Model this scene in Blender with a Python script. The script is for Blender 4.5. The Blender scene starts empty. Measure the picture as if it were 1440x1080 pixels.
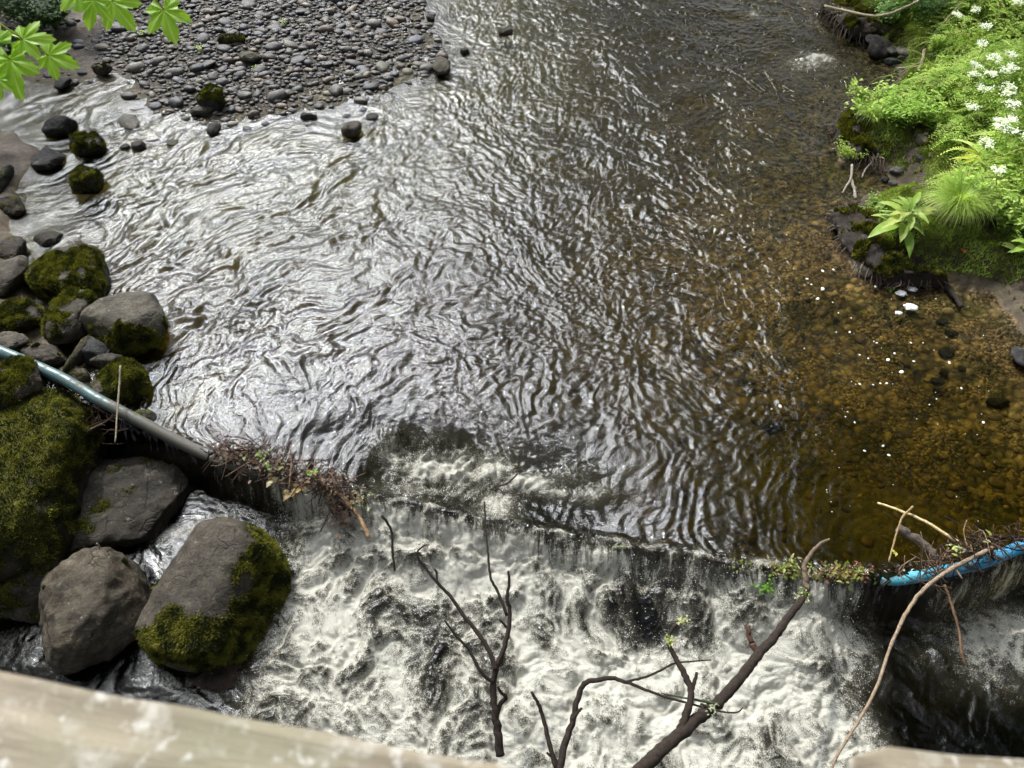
import bpy, math, random
import numpy as np
C = bpy.context.scene
COL = C.collection
PI = math.pi
rnd = random.Random(7)
rng = np.random.RandomState(7)

# ------------------------------------------------------------------ camera
CAM_H, PITCH, LENS = 5.0, 50.0, 26.0
F = LENS / 36 * 1440
ca, sa = math.cos(math.radians(PITCH)), math.sin(math.radians(PITCH))
cam = bpy.data.objects.new('camera', bpy.data.cameras.new('camera'))
COL.objects.link(cam)
cam.location = (0, 0, CAM_H)
cam.rotation_euler = (math.radians(90 - PITCH), 0, 0)
cam.data.lens = LENS
cam.data.sensor_width = 36
cam.data.clip_end = 500
cam.data.clip_start = 0.05
cam.data.dof.use_dof = True
cam.data.dof.focus_distance = 6.8
cam.data.dof.aperture_fstop = 7.5
C.camera = cam


def ray(u, v):
    return np.array([u - 720.0, ca * F + sa * (540 - v), -sa * F + ca * (540 - v)])


def at(u, v, z=0.0):
    "survey of the site: the point at height z"
    r = ray(u, v)
    t = (z - CAM_H) / r[2]
    return np.array([r[0] * t, r[1] * t, z])


def at_d(u, v, d):
    r = ray(u, v)
    return np.array([0, 0, CAM_H]) + r / np.linalg.norm(r) * d


def slant(p):
    "depth along the optical axis"
    return p[1] * ca - (p[2] - CAM_H) * sa


# ------------------------------------------------------------------ noise
_perm = np.random.RandomState(3).permutation(256).astype(np.int32)
_perm = np.concatenate([_perm, _perm, _perm])
_g2 = np.stack([np.cos(np.arange(256) * 2.399963), np.sin(np.arange(256) * 2.399963)], 1).astype(np.float32)
_g3 = np.random.RandomState(4).normal(size=(256, 3)).astype(np.float32)
_g3 /= np.linalg.norm(_g3, axis=1)[:, None]


def pn2(x, y, s=0):
    x = np.asarray(x, np.float32) + s * 17.31
    y = np.asarray(y, np.float32) + s * 9.77
    xi = np.floor(x).astype(np.int32); yi = np.floor(y).astype(np.int32)
    xf = x - xi; yf = y - yi
    xi &= 255; yi &= 255
    u = xf * xf * xf * (xf * (xf * 6 - 15) + 10); w = yf * yf * yf * (yf * (yf * 6 - 15) + 10)

    def g(ix, iy, fx, fy):
        h = _perm[_perm[ix & 255] + (iy & 255)]
        return _g2[h, 0] * fx + _g2[h, 1] * fy
    a = g(xi, yi, xf, yf); b = g(xi + 1, yi, xf - 1, yf)
    c = g(xi, yi + 1, xf, yf - 1); d = g(xi + 1, yi + 1, xf - 1, yf - 1)
    return ((a + (b - a) * u) * (1 - w) + (c + (d - c) * u) * w) * 1.4


def pn3(p, f=1.0, s=0):
    q = np.asarray(p, np.float32) * f + s * 13.7
    i = np.floor(q).astype(np.int32); fr = q - i
    i &= 255
    w = fr * fr * fr * (fr * (fr * 6 - 15) + 10)
    out = 0
    for dx in (0, 1):
        for dy in (0, 1):
            for dz in (0, 1):
                h = _perm[_perm[_perm[(i[:, 0] + dx) & 255] + ((i[:, 1] + dy) & 255)] + ((i[:, 2] + dz) & 255)]
                gg = _g3[h]
                dot = gg[:, 0] * (fr[:, 0] - dx) + gg[:, 1] * (fr[:, 1] - dy) + gg[:, 2] * (fr[:, 2] - dz)
                wt = (w[:, 0] if dx else 1 - w[:, 0]) * (w[:, 1] if dy else 1 - w[:, 1]) * (w[:, 2] if dz else 1 - w[:, 2])
                out = out + dot * wt
    return out * 1.5


def fbm2(x, y, o=4, s=0, g=0.5):
    a, t, f = 1.0, 0, 1.0
    for k in range(o):
        t = t + a * pn2(x * f, y * f, s + k)
        a *= g; f *= 2.03
    return t


def fbm3(p, f, o=4, s=0, g=0.5):
    a, t = 1.0, 0
    for k in range(o):
        t = t + a * pn3(p, f, s + k)
        a *= g; f *= 2.03
    return t


def ss(a, b, x):
    t = np.clip((x - a) / (b - a), 0, 1)
    return t * t * (3 - 2 * t)


# ------------------------------------------------------------------ meshes
def mesh_np(name, V, Fc, attrs=None, smooth=True, mat=None, mats=None, midx=None):
    V = np.asarray(V, np.float32); Fc = np.asarray(Fc, np.int32)
    n, k = Fc.shape
    me = bpy.data.meshes.new(name)
    me.vertices.add(len(V)); me.vertices.foreach_set('co', V.ravel())
    me.loops.add(n * k); me.loops.foreach_set('vertex_index', Fc.ravel())
    me.polygons.add(n)
    me.polygons.foreach_set('loop_start', np.arange(0, n * k, k, dtype=np.int32))
    me.polygons.foreach_set('use_smooth', np.full(n, smooth))
    if midx is not None:
        me.polygons.foreach_set('material_index', np.asarray(midx, np.int32))
    me.update(calc_edges=True)
    for a, d in (attrs or {}).items():
        d = np.asarray(d, np.float32)
        if d.ndim == 1:
            at_ = me.attributes.new(a, 'FLOAT', 'POINT'); at_.data.foreach_set('value', d)
        elif d.shape[1] == 3:
            at_ = me.attributes.new(a, 'FLOAT_VECTOR', 'POINT'); at_.data.foreach_set('vector', d.ravel())
        else:
            at_ = me.attributes.new(a, 'FLOAT_COLOR', 'POINT'); at_.data.foreach_set('color', d.ravel())
    for m in ([mat] if mat else []) + (mats or []):
        me.materials.append(m)
    return me


def link(name, me, parent=None, label=None, cat=None, group=None, kind=None, loc=None):
    o = bpy.data.objects.new(name, me)
    COL.objects.link(o)
    if parent is not None:
        o.parent = parent
    if loc is not None:
        o.location = loc
    for k, v in (('label', label), ('category', cat), ('group', group), ('kind', kind)):
        if v:
            o[k] = v
    return o


class MB:
    "collects verts, faces (tris) and a colour per vertex"
    def __init__(s):
        s.V, s.F, s.K, s.n = [], [], [], 0

    def add(s, V, Fc, col):
        V = np.asarray(V, np.float32); Fc = np.asarray(Fc, np.int32)
        if Fc.shape[1] == 4:
            Fc = np.concatenate([Fc[:, [0, 1, 2]], Fc[:, [0, 2, 3]]])
        s.V.append(V); s.F.append(Fc + s.n); s.n += len(V)
        col = np.asarray(col, np.float32)
        if col.ndim == 1:
            col = np.tile(col, (len(V), 1))
        if col.shape[1] == 3:
            col = np.concatenate([col, np.ones((len(V), 1), np.float32)], 1)
        s.K.append(col)

    def mesh(s, name, mat, smooth=True):
        return mesh_np(name, np.concatenate(s.V), np.concatenate(s.F), {'Col': np.concatenate(s.K)}, smooth, mat)


def ico(sub):
    import bmesh
    bm = bmesh.new(); bmesh.ops.create_icosphere(bm, subdivisions=sub, radius=1)
    V = np.array([v.co[:] for v in bm.verts], np.float32)
    Fc = np.array([[v.index for v in f.verts] for f in bm.faces], np.int32)
    bm.free()
    return V, Fc


_ico = {k: ico(k) for k in (1, 2, 3, 4, 5, 6)}


def catmull(P, n=6):
    P = [np.asarray(p, float) for p in P]
    P = [2 * P[0] - P[1]] + P + [2 * P[-1] - P[-2]]
    out = []
    for i in range(1, len(P) - 2):
        for k in range(n):
            t = k / n
            out.append(0.5 * ((2 * P[i]) + (-P[i - 1] + P[i + 1]) * t + (2 * P[i - 1] - 5 * P[i] + 4 * P[i + 1] - P[i + 2]) * t * t + (-P[i - 1] + 3 * P[i] - 3 * P[i + 1] + P[i + 2]) * t ** 3))
    out.append(P[-2])
    return np.array(out)


def tube(mb, P, R, col, seg=8, rough=0.0, cols=None):
    P = np.asarray(P, float); n = len(P)
    R = np.broadcast_to(np.asarray(R, float), (n,)) if np.ndim(R) == 0 else np.interp(np.linspace(0, 1, n), np.linspace(0, 1, len(R)), R)
    T = np.gradient(P, axis=0); T /= np.linalg.norm(T, axis=1)[:, None] + 1e-9
    up = np.array([0.3, 0.2, 1.0]); up /= np.linalg.norm(up)
    A = np.cross(T, up); A /= np.linalg.norm(A, axis=1)[:, None] + 1e-9
    B = np.cross(A, T)
    th = np.linspace(0, 2 * PI, seg, endpoint=False)
    V = P[:, None] + (A[:, None] * np.cos(th)[None, :, None] + B[:, None] * np.sin(th)[None, :, None]) * R[:, None, None]
    V = V.reshape(-1, 3)
    if rough:
        c = np.repeat(P, seg, 0)
        V = c + (V - c) * (1 + rough * fbm3(V, 1.2 / max(R.mean(), 1e-3) * 0.6, 3, 5))[:, None]
    q = []
    for i in range(n - 1):
        for j in range(seg):
            k = (j + 1) % seg
            q.append((i * seg + j, i * seg + k, (i + 1) * seg + k, (i + 1) * seg + j))
    V = np.concatenate([V, P[:1], P[-1:]])
    q = np.array(q)
    t = np.concatenate([q[:, [0, 1, 2]], q[:, [0, 2, 3]]])
    caps = [(n * seg, (j + 1) % seg, j) for j in range(seg)] + [(n * seg + 1, (n - 1) * seg + j, (n - 1) * seg + (j + 1) % seg) for j in range(seg)]
    t = np.concatenate([t, np.array(caps)])
    if cols is not None:
        cc = np.repeat(np.asarray(cols), seg, 0); cc = np.concatenate([cc, cc[:1], cc[-1:]])
    else:
        cc = col
    mb.add(V, t, cc)


# ------------------------------------------------------------------ materials
class NT:
    def __init__(s, name):
        s.m = bpy.data.materials.new(name); s.m.use_nodes = True
        s.t = s.m.node_tree; s.t.nodes.clear()
        s.out = s.t.nodes.new('ShaderNodeOutputMaterial')

    def n(s, typ, ins=None, **kw):
        nd = s.t.nodes.new('ShaderNode' + typ)
        for k, v in kw.items():
            setattr(nd, k, v)
        for k, v in (ins or {}).items():
            if isinstance(v, bpy.types.NodeSocket):
                s.t.links.new(v, nd.inputs[k])
            else:
                nd.inputs[k].default_value = v
        return nd

    def noise(s, vec, scale, detail=4, rough=0.55, dist=0.0):
        return s.n('TexNoise', {'Vector': vec, 'Scale': scale, 'Detail': detail, 'Roughness': rough, 'Distortion': dist}).outputs['Fac']

    def ramp(s, fac, a, b, ca=(0, 0, 0, 1), cb=(1, 1, 1, 1)):
        r = s.n('ValToRGB', {'Fac': fac})
        r.color_ramp.elements[0].position = a; r.color_ramp.elements[1].position = b
        r.color_ramp.elements[0].color = ca; r.color_ramp.elements[1].color = cb
        return r.outputs['Color']

    def math(s, op, a, b=0.0, c=None, clamp=False):
        ins = {0: a, 1: b}
        if c is not None:
            ins[2] = c
        return s.n('Math', ins, operation=op, use_clamp=clamp).outputs[0]

    def mix(s, f, a, b, mode='MIX'):
        nd = s.n('Mix', {}, data_type='RGBA', blend_type=mode)
        for k, v in ((0, f), (6, a), (7, b)):
            if isinstance(v, bpy.types.NodeSocket):
                s.t.links.new(v, nd.inputs[k])
            else:
                nd.inputs[k].default_value = v
        return nd.outputs[2]

    def attr(s, n, out='Color'):
        return s.n('Attribute', attribute_name=n).outputs[out]

    def pos(s):
        return s.n('NewGeometry').outputs['Position']

    def obj(s):
        return s.n('TexCoord').outputs['Object']

    def bump(s, h, strength=0.5, dist=0.01, normal=None):
        ins = {'Height': h, 'Strength': strength, 'Distance': dist}
        if normal:
            ins['Normal'] = normal
        return s.n('Bump', ins).outputs[0]

    def surf(s, sh):
        s.t.links.new(sh, s.out.inputs['Surface']); return s.m


def c4(c):
    return (c[0], c[1], c[2], 1)


def mat_water():
    t = NT('river_water')
    P = t.pos()
    foam = t.attr('foam', 'Fac'); depth = t.attr('depth', 'Fac'); stv = t.attr('flow', 'Vector')
    n1 = t.noise(P, 30, 4, 0.6, 0.6); n2 = t.noise(P, 90, 3, 0.6, 0.3)
    calm = t.attr('calm', 'Fac')
    hb = t.math('ADD', n1, t.math('MULTIPLY', n2, 0.35))
    bstr = t.math('MULTIPLY_ADD', calm, -0.22, 0.3)
    nb = t.n('Bump', {'Height': hb, 'Strength': bstr, 'Distance': 0.02}).outputs[0]
    fr = t.n('Fresnel', {'IOR': 1.45, 'Normal': nb}).outputs[0]
    gl = t.n('BsdfGlossy', {'Color': (1, 1, 1, 1), 'Roughness': 0.016, 'Normal': nb}).outputs[0]
    # peaty water takes light by depth
    tint = t.n('CombineColor', {
        0: t.math('POWER', 2.718, t.math('MULTIPLY', depth, -2.2)),
        1: t.math('POWER', 2.718, t.math('MULTIPLY', depth, -2.5)),
        2: t.math('POWER', 2.718, t.math('MULTIPLY', depth, -6.5))}).outputs[0]
    tr = t.n('BsdfTransparent', {'Color': tint}).outputs[0]
    w = t.n('MixShader', {0: fr, 1: tr, 2: gl}).outputs[0]
    # foam: bubbles, streaks where the water falls
    sn = t.noise(stv, 1.0, 5, 0.62, 0.5)
    fn = t.noise(P, 15, 10, 0.76, 0.3); bub = t.noise(P, 210, 2, 0.6)
    vor = t.n('TexVoronoi', {'Vector': P, 'Scale': 120.0}).outputs['Distance']
    fall = t.attr('fall', 'Fac')
    mixn = t.math('ADD', t.math('MULTIPLY', fn, t.math('SUBTRACT', 1.0, fall)), t.math('MULTIPLY', sn, fall))
    mm = t.math('ADD', t.math('ADD', foam, t.math('MULTIPLY', t.math('SUBTRACT', mixn, 0.5), t.math('MULTIPLY_ADD', fall, 3.0, 1.5))), t.math('MULTIPLY', t.math('SUBTRACT', vor, 0.4), 0.6))
    mask = t.ramp(mm, 0.30, 0.80)
    mask = t.math('MULTIPLY', mask, t.ramp(foam, 0.02, 0.1))
    mask = t.math('MAXIMUM', mask, t.math('MULTIPLY', foam, 0.85, clamp=True))
    dens = t.ramp(mm, 0.30, 1.25, (0.13, 0.118, 0.070, 1), (0.68, 0.665, 0.575, 1))
    fb = t.bump(t.math('ADD', t.math('MULTIPLY', bub, 0.5), t.math('ADD', fn, t.math('MULTIPLY', vor, -0.6))), 0.9, 0.014)
    fd = t.n('BsdfDiffuse', {'Color': dens, 'Normal': fb}).outputs[0]
    ft = t.n('BsdfTranslucent', {'Color': dens, 'Normal': fb}).outputs[0]
    fg = t.n('BsdfGlossy', {'Color': (1, 1, 1, 1), 'Roughness': 0.25, 'Normal': fb}).outputs[0]
    f1 = t.n('MixShader', {0: 0.3, 1: fd, 2: ft}).outputs[0]
    f2 = t.n('MixShader', {0: 0.05, 1: f1, 2: fg}).outputs[0]
    return t.surf(t.n('MixShader', {0: t.math('MULTIPLY', mask, 0.93), 1: w, 2: f2}).outputs[0])


def mat_col(name, rough=0.8, nscale=25, bump=0.4, bdist=0.01, var=0.35, spec=0.3, trans=0.0, coord='pos', detail=5, wet=None):
    "colour from the Col attribute, broken up by noise"
    t = NT(name)
    P = t.pos() if coord == 'pos' else t.obj()
    n1 = t.noise(P, nscale, detail, 0.65); n2 = t.noise(P, nscale * 6, 3, 0.6)
    m = t.math('ADD', t.math('MULTIPLY', n1, 0.7), t.math('MULTIPLY', n2, 0.3))
    k = t.ramp(m, 0.3, 0.7, (1 - var, 1 - var, 1 - var, 1), (1 + var, 1 + var, 1 + var, 1))
    colr = t.mix(1.0, t.attr('Col'), k, 'MULTIPLY')
    ins = {'Base Color': colr, 'Roughness': rough, 'Specular IOR Level': spec}
    if bump:
        ins['Normal'] = t.bump(m, bump, bdist)
    if wet is not None:
        ins['Roughness'] = t.ramp(n1, 0.4, 0.6, (wet, wet, wet, 1), (rough, rough, rough, 1))
    b = t.n('BsdfPrincipled', ins).outputs[0]
    if trans:
        tl = t.n('BsdfTranslucent', {'Color': t.mix(1.0, colr, (1.25, 1.3, 0.55, 1), 'MULTIPLY')}).outputs[0]
        b = t.n('MixShader', {0: trans, 1: b, 2: tl}).outputs[0]
    return t.surf(b)


def mat_ground():
    "soil and mud, with a pavement of small stones where the bed attribute says so"
    t = NT('ground')
    P = t.pos(); base = t.attr('Col'); bed = t.attr('bed', 'Fac')
    n1 = t.noise(P, 18, 5, 0.65); n2 = t.noise(P, 100, 3, 0.6); nw = t.n('TexNoise', {'Vector': P, 'Scale': 9.0}).outputs['Color']
    m = t.math('ADD', t.math('MULTIPLY', n1, 0.7), t.math('MULTIPLY', n2, 0.3))
    c1 = t.mix(1.0, base, t.ramp(m, 0.3, 0.7, (.5, .5, .5, 1), (1.5, 1.5, 1.5, 1)), 'MULTIPLY')
    Pw = t.n('VectorMath', {0: P, 1: t.n('VectorMath', {0: nw, 'Scale': 0.05}, operation='SCALE').outputs[0]}, operation='ADD').outputs[0]
    va = t.n('TexVoronoi', {'Vector': Pw, 'Scale': 15.0, 'Randomness': 1.0}); vb = t.n('TexVoronoi', {'Vector': Pw, 'Scale': 36.0, 'Randomness': 1.0})
    big = t.ramp(t.noise(P, 3.0, 3, 0.6), 0.48, 0.56)
    vd = t.mix(big, vb.outputs['Distance'], va.outputs['Distance'])
    vc = t.mix(big, vb.outputs['Color'], va.outputs['Color'])
    hv = t.n('SeparateColor', {0: vc})
    k = t.ramp(hv.outputs[0], 0.0, 1.0, (.35, .33, .36, 1), (1.9, 1.75, 1.45, 1))
    gap = t.ramp(vd, 0.35, 0.75, (1, 1, 1, 1), (.35, .35, .35, 1))
    c2 = t.mix(1.0, t.mix(1.0, c1, k, 'MULTIPLY'), gap, 'MULTIPLY')
    colr = t.mix(bed, c1, c2)
    h = t.math('ADD', m, t.math('MULTIPLY', t.math('MULTIPLY', vd, -1.6), bed))
    return t.surf(t.n('BsdfPrincipled', {'Base Color': colr, 'Roughness': 0.7, 'Specular IOR Level': 0.2, 'Normal': t.bump(h, 0.8, 0.02)}).outputs[0])


def mat_rock():
    t = NT('river_rock')
    P = t.obj(); base = t.attr('Col'); moss = t.attr('moss', 'Fac')
    n1 = t.noise(P, 5, 6, 0.65, 0.4); n2 = t.noise(P, 45, 5, 0.7); n3 = t.noise(P, 2.2, 3, 0.5)
    k = t.ramp(n1, 0.3, 0.72, (0.16, 0.145, 0.125, 1), (0.78, 0.72, 0.62, 1))
    colr = t.mix(1.0, base, k, 'MULTIPLY')
    k2 = t.ramp(n2, 0.35, 0.7, (0.55, 0.55, 0.55, 1), (1.35, 1.34, 1.3, 1))
    colr = t.mix(1.0, colr, k2, 'MULTIPLY')
    Pc = t.n('VectorMath', {0: P, 1: t.n('VectorMath', {0: t.n('TexNoise', {'Vector': P, 'Scale': 5.0}).outputs['Color'], 'Scale': 0.35}, operation='SCALE').outputs[0]}, operation='ADD').outputs[0]
    vo = t.n('TexVoronoi', {'Vector': Pc, 'Scale': 2.6}, feature='DISTANCE_TO_EDGE').outputs['Distance']
    crack = t.math('MULTIPLY', t.ramp(vo, 0.004, 0.022, (1, 1, 1, 1), (0, 0, 0, 1)), t.ramp(n3, 0.45, 0.6))
    colr = t.mix(t.math('MULTIPLY', crack, 0.6), colr, (.015, .013, .010, 1))
    lich = t.ramp(t.noise(P, 14, 6, 0.75), 0.6, 0.68)
    colr = t.mix(t.math('MULTIPLY', lich, 0.35), colr, (0.33, 0.33, 0.27, 1))
    mcol = t.mix(t.ramp(t.noise(P, 12, 5, 0.7), 0.35, 0.65), (0.016, 0.019, 0.007, 1), (0.085, 0.085, 0.018, 1))
    mask = t.ramp(t.math('ADD', moss, t.math('MULTIPLY', t.math('SUBTRACT', n2, 0.5), 0.9)), 0.42, 0.58)
    colr = t.mix(mask, colr, mcol)
    h = t.math('SUBTRACT', t.math('ADD', t.math('MULTIPLY', n1, 0.6), t.math('MULTIPLY', n2, 0.4)), t.math('MULTIPLY', crack, 0.25))
    h2 = t.math('ADD', h, t.math('MULTIPLY', mask, 0.35))
    nb = t.bump(h2, 0.9, 0.03)
    rg = t.math('MULTIPLY_ADD', mask, 0.2, 0.72)
    return t.surf(t.n('BsdfPrincipled', {'Base Color': colr, 'Roughness': rg, 'Specular IOR Level': t.math('MULTIPLY_ADD', mask, -0.15, 0.25), 'Normal': nb}).outputs[0])


def mat_pebble():
    t = NT('wet_pebble')
    P = t.obj(); base = t.attr('Col')
    rv = t.n('ObjectInfo').outputs['Random']
    k = t.ramp(rv, 0, 1, (0.5, 0.5, 0.52, 1), (1.6, 1.5, 1.36, 1))
    n = t.noise(t.pos(), 60, 4, 0.7)
    colr = t.mix(1.0, t.mix(1.0, base, k, 'MULTIPLY'), t.ramp(n, 0.3, 0.7, (0.7, 0.7, 0.7, 1), (1.3, 1.3, 1.3, 1)), 'MULTIPLY')
    return t.surf(t.n('BsdfPrincipled', {'Base Color': colr, 'Roughness': 0.58, 'Specular IOR Level': 0.4, 'Normal': t.bump(n, 0.6, 0.01)}).outputs[0])


def mat_pipe():
    t = NT('painted_pipe')
    P = t.pos(); base = t.attr('Col')
    n1 = t.noise(P, 14, 6, 0.7, 0.3); n2 = t.noise(P, 70, 5, 0.7); n3 = t.noise(P, 4, 3, 0.6)
    m = t.math('ADD', t.math('MULTIPLY', n1, 0.5), t.math('ADD', t.math('MULTIPLY', n2, 0.3), t.math('MULTIPLY', n3, 0.2)))
    grime = t.attr('grime', 'Fac')
    mask = t.ramp(t.math('ADD', m, t.math('MULTIPLY', t.math('SUBTRACT', grime, 0.5), 0.7)), 0.46, 0.58)
    colr = t.mix(mask, base, t.mix(n2, (0.02, 0.018, 0.013, 1), (0.10, 0.095, 0.07, 1)))
    return t.surf(t.n('BsdfPrincipled', {'Base Color': colr, 'Roughness': t.math('MULTIPLY_ADD', mask, 0.35, 0.35), 'Normal': t.bump(m, 0.5, 0.006)}).outputs[0])


def mat_wood():
    t = NT('weathered_wood')
    tc = t.obj()
    st = t.n('Mapping', {'Vector': tc, 'Scale': (2.5, 30, 30)}).outputs[0]
    gr = t.noise(st, 2.0, 6, 0.65, 0.3); n1 = t.noise(tc, 38, 5, 0.65); n2 = t.noise(tc, 95, 4, 0.6); n3 = t.noise(tc, 7, 3, 0.5)
    colr = t.mix(t.ramp(gr, 0.35, 0.65), (0.10, 0.082, 0.055, 1), (0.23, 0.195, 0.14, 1))
    colr = t.mix(t.math('MULTIPLY', t.ramp(n1, 0.52, 0.66), 0.8), colr, (0.32, 0.31, 0.27, 1))
    colr = t.mix(t.math('MULTIPLY', t.ramp(n3, 0.5, 0.68), 0.6), colr, (0.15, 0.145, 0.09, 1))
    colr = t.mix(t.math('MULTIPLY', t.ramp(n2, 0.58, 0.66), 0.6), colr, (0.42, 0.41, 0.38, 1))
    return t.surf(t.n('BsdfPrincipled', {'Base Color': colr, 'Roughness': 0.85, 'Normal': t.bump(t.math('ADD', gr, t.math('MULTIPLY', n1, 0.5)), 0.6, 0.006)}).outputs[0])


M = {
    'water': mat_water(), 'rock': mat_rock(), 'pebble': mat_pebble(), 'pipe': mat_pipe(), 'wood': mat_wood(),
    'ground': mat_ground(),
    'leaf': mat_col('leaf', 0.45, 30, 0.0, 0.01, 0.2, 0.35, trans=0.4),
    'moss': mat_col('moss', 0.9, 30, 0.0, 0.01, 0.3, 0.1, trans=0.25),
    'bark': mat_col('bark', 0.9, 45, 1.0, 0.012, 0.6, 0.12),
    'petal': mat_col('petal', 0.6, 40, 0.0, 0.01, 0.05, 0.3, trans=0.3),
    'maple': mat_col('maple_leaf', 0.45, 60, 0.15, 0.002, 0.1, 0.35, trans=0.55),
    'foamb': mat_col('foam_fleck', 0.5, 200, 0.5, 0.004, 0.1, 0.4),
}

# ------------------------------------------------------------------ site plan
CREST = [at(-500, 300, .8), at(0, 490, 0.35), at(150, 565, 0.2), at(290, 635, 0.02), at(420, 672, 0), at(560, 705, 0), at(745, 745, 0), at(900, 770, 0),
         at(1050, 797, 0), at(1220, 812, 0), at(1330, 800, .08), at(1440, 765, 0.2), at(1700, 640, 0.6)]
_cx = np.array([p[0] for p in CREST]); _cy = np.array([p[1] for p in CREST])


def yw(x):
    return np.interp(x, np.concatenate([[-60], _cx, [60]]), np.concatenate([[_cy[0] + .5], _cy, [_cy[-1] + .2]]))


def poly_w(px, z=0.0):
    return np.array([at(u, v, z)[:2] for u, v in px])


def sd_poly(X, Y, P):
    "signed distance, positive inside"
    d = np.full(X.shape, 1e9, np.float32); ins = np.zeros(X.shape, bool)
    n = len(P)
    for i in range(n):
        a, b = P[i], P[(i + 1) % n]
        e = b - a
        wx, wy = X - a[0], Y - a[1]
        t = np.clip((wx * e[0] + wy * e[1]) / (e @ e + 1e-12), 0, 1)
        d = np.minimum(d, (wx - t * e[0]) ** 2 + (wy - t * e[1]) ** 2)
        c = ((a[1] > Y) != (b[1] > Y)) & (X < (b[0] - a[0]) * (Y - a[1]) / (b[1] - a[1] + 1e-12) + a[0])
        ins ^= c
    d = np.sqrt(d)
    return np.where(ins, d, -d)


POLY_G = poly_w([(-900, -60), (-300, 60), (-60, 105), (60, 118), (150, 118), (215, 150), (290, 165), (420, 160), (530, 130), (600, 105), (625, 85), (600, 45), (592, 0), (575, -100), (560, -300), (200, -420), (-900, -420)])
POLY_L = poly_w([(-900, 120), (-60, 185), (20, 185), (52, 215), (20, 262), (10, 320), (22, 380), (60, 470), (110, 520), (150, 590), (100, 640), (60, 700), (40, 800), (-20, 1000), (-60, 1500), (-900, 1600), (-2500, 800)])
POLY_R = poly_w([(1160, -420), (1165, -100), (1170, 0), (1172, 30), (1195, 48), (1222, 55), (1236, 78), (1255, 92), (1262, 108), (1250, 125), (1215, 140), (1190, 170), (1175, 205), (1190, 232), (1240, 240), (1262, 262),
                 (1215, 278), (1192, 312), (1182, 345), (1205, 385), (1260, 396), (1330, 400), (1395, 412), (1440, 470), (1500, 520), (1700, 600), (2600, 700), (3500, 200), (2400, -420)])
POLY_BEACH = poly_w([(1370, 395), (1460, 385), (1700, 500), (1700, 760), (1500, 640), (1430, 470)])
POLY_GRAVEL = poly_w([(205, 150), (300, 172), (425, 165), (540, 130), (600, 108), (628, 88), (600, 45), (592, 0), (575, -100), (565, -160), (240, -160), (200, -40), (170, 20), (130, 75), (190, 100)])


def bank(X, Y):
    g = sd_poly(X, Y, POLY_G); l = sd_poly(X, Y, POLY_L); r = sd_poly(X, Y, POLY_R)
    return g, l, r


def ground_h(X, Y, full=False):
    g, l, r = bank(X, Y)
    s = Y - yw(X)
    wob = fbm2(X * 1.3, Y * 1.3, 4, 2)
    hg = np.where(g > 0, 0.004 + 0.028 * np.minimum(g, 3) + 0.035 * wob * np.minimum(g * 2, 1) + 0.35 * np.maximum(-X - 8.3 - 0.0 * Y, 0) * 0.5 + 0.12 * np.maximum(g - 3, 0), np.maximum(0.10 * g, -0.75))
    hl = np.where(l > 0, 0.03 + 0.30 * np.minimum(l, 6) + 0.06 * wob, np.maximum(0.35 * l, -0.75))
    beach = ss(-0.1, 0.5, sd_poly(X, Y, POLY_BEACH))
    rr = np.maximum(r, 0)
    hr = np.where(r > 0, (0.02 + 0.26 * ss(0, 0.35, rr) + 0.30 * np.maximum(rr - 0.3, 0) + 0.05 * wob) * (1 - beach) + (0.015 + 0.10 * rr) * beach, np.maximum(0.11 * r + 0.012 * wob, -0.75))
    up = np.maximum(np.maximum(hg, hl), hr)
    up = np.where(up < -0.05, up + 0.03 * wob, up)
    dn_l = ss(-3.1, -4.0, X + 0.25 * s)
    dn_r = ss(4.3, 6.5, X)
    low = -1.05 + 0.1 * wob + 1.3 * dn_l * 0 + 2.0 * dn_r * ss(6.5, 4.3, X * 0 + 5) + 1.2 * dn_r
    low = np.maximum(low, np.where((l > 0), hl * 1.6 - 1.15, -9))
    k = ss(-0.06, 0.1, s)
    H = low * (1 - k) + up * k
    H = np.minimum(H, 4.0)
    if full:
        return H, g, l, r, beach, s, wob
    return H


def gh(x, y):
    return float(ground_h(np.array([x], np.float32), np.array([y], np.float32))[0])


def spacing(segs):
    out = [segs[0][0]]
    for a, b, d0, d1 in segs:
        x = a
        while x < b - 1e-6:
            f = (x - a) / (b - a)
            x += d0 + (d1 - d0) * f
            out.append(min(x, b))
    return np.array(out, np.float32)


def grid_faces(nx, ny):
    i = np.arange(nx * ny, dtype=np.int32).reshape(ny, nx)
    return np.stack([i[:-1, :-1].ravel(), i[:-1, 1:].ravel(), i[1:, 1:].ravel(), i[1:, :-1].ravel()], 1)


# ------------------------------------------------------------------ ground
def lerpc(a, b, k):
    return a + (b - a) * k[..., None]


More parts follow.
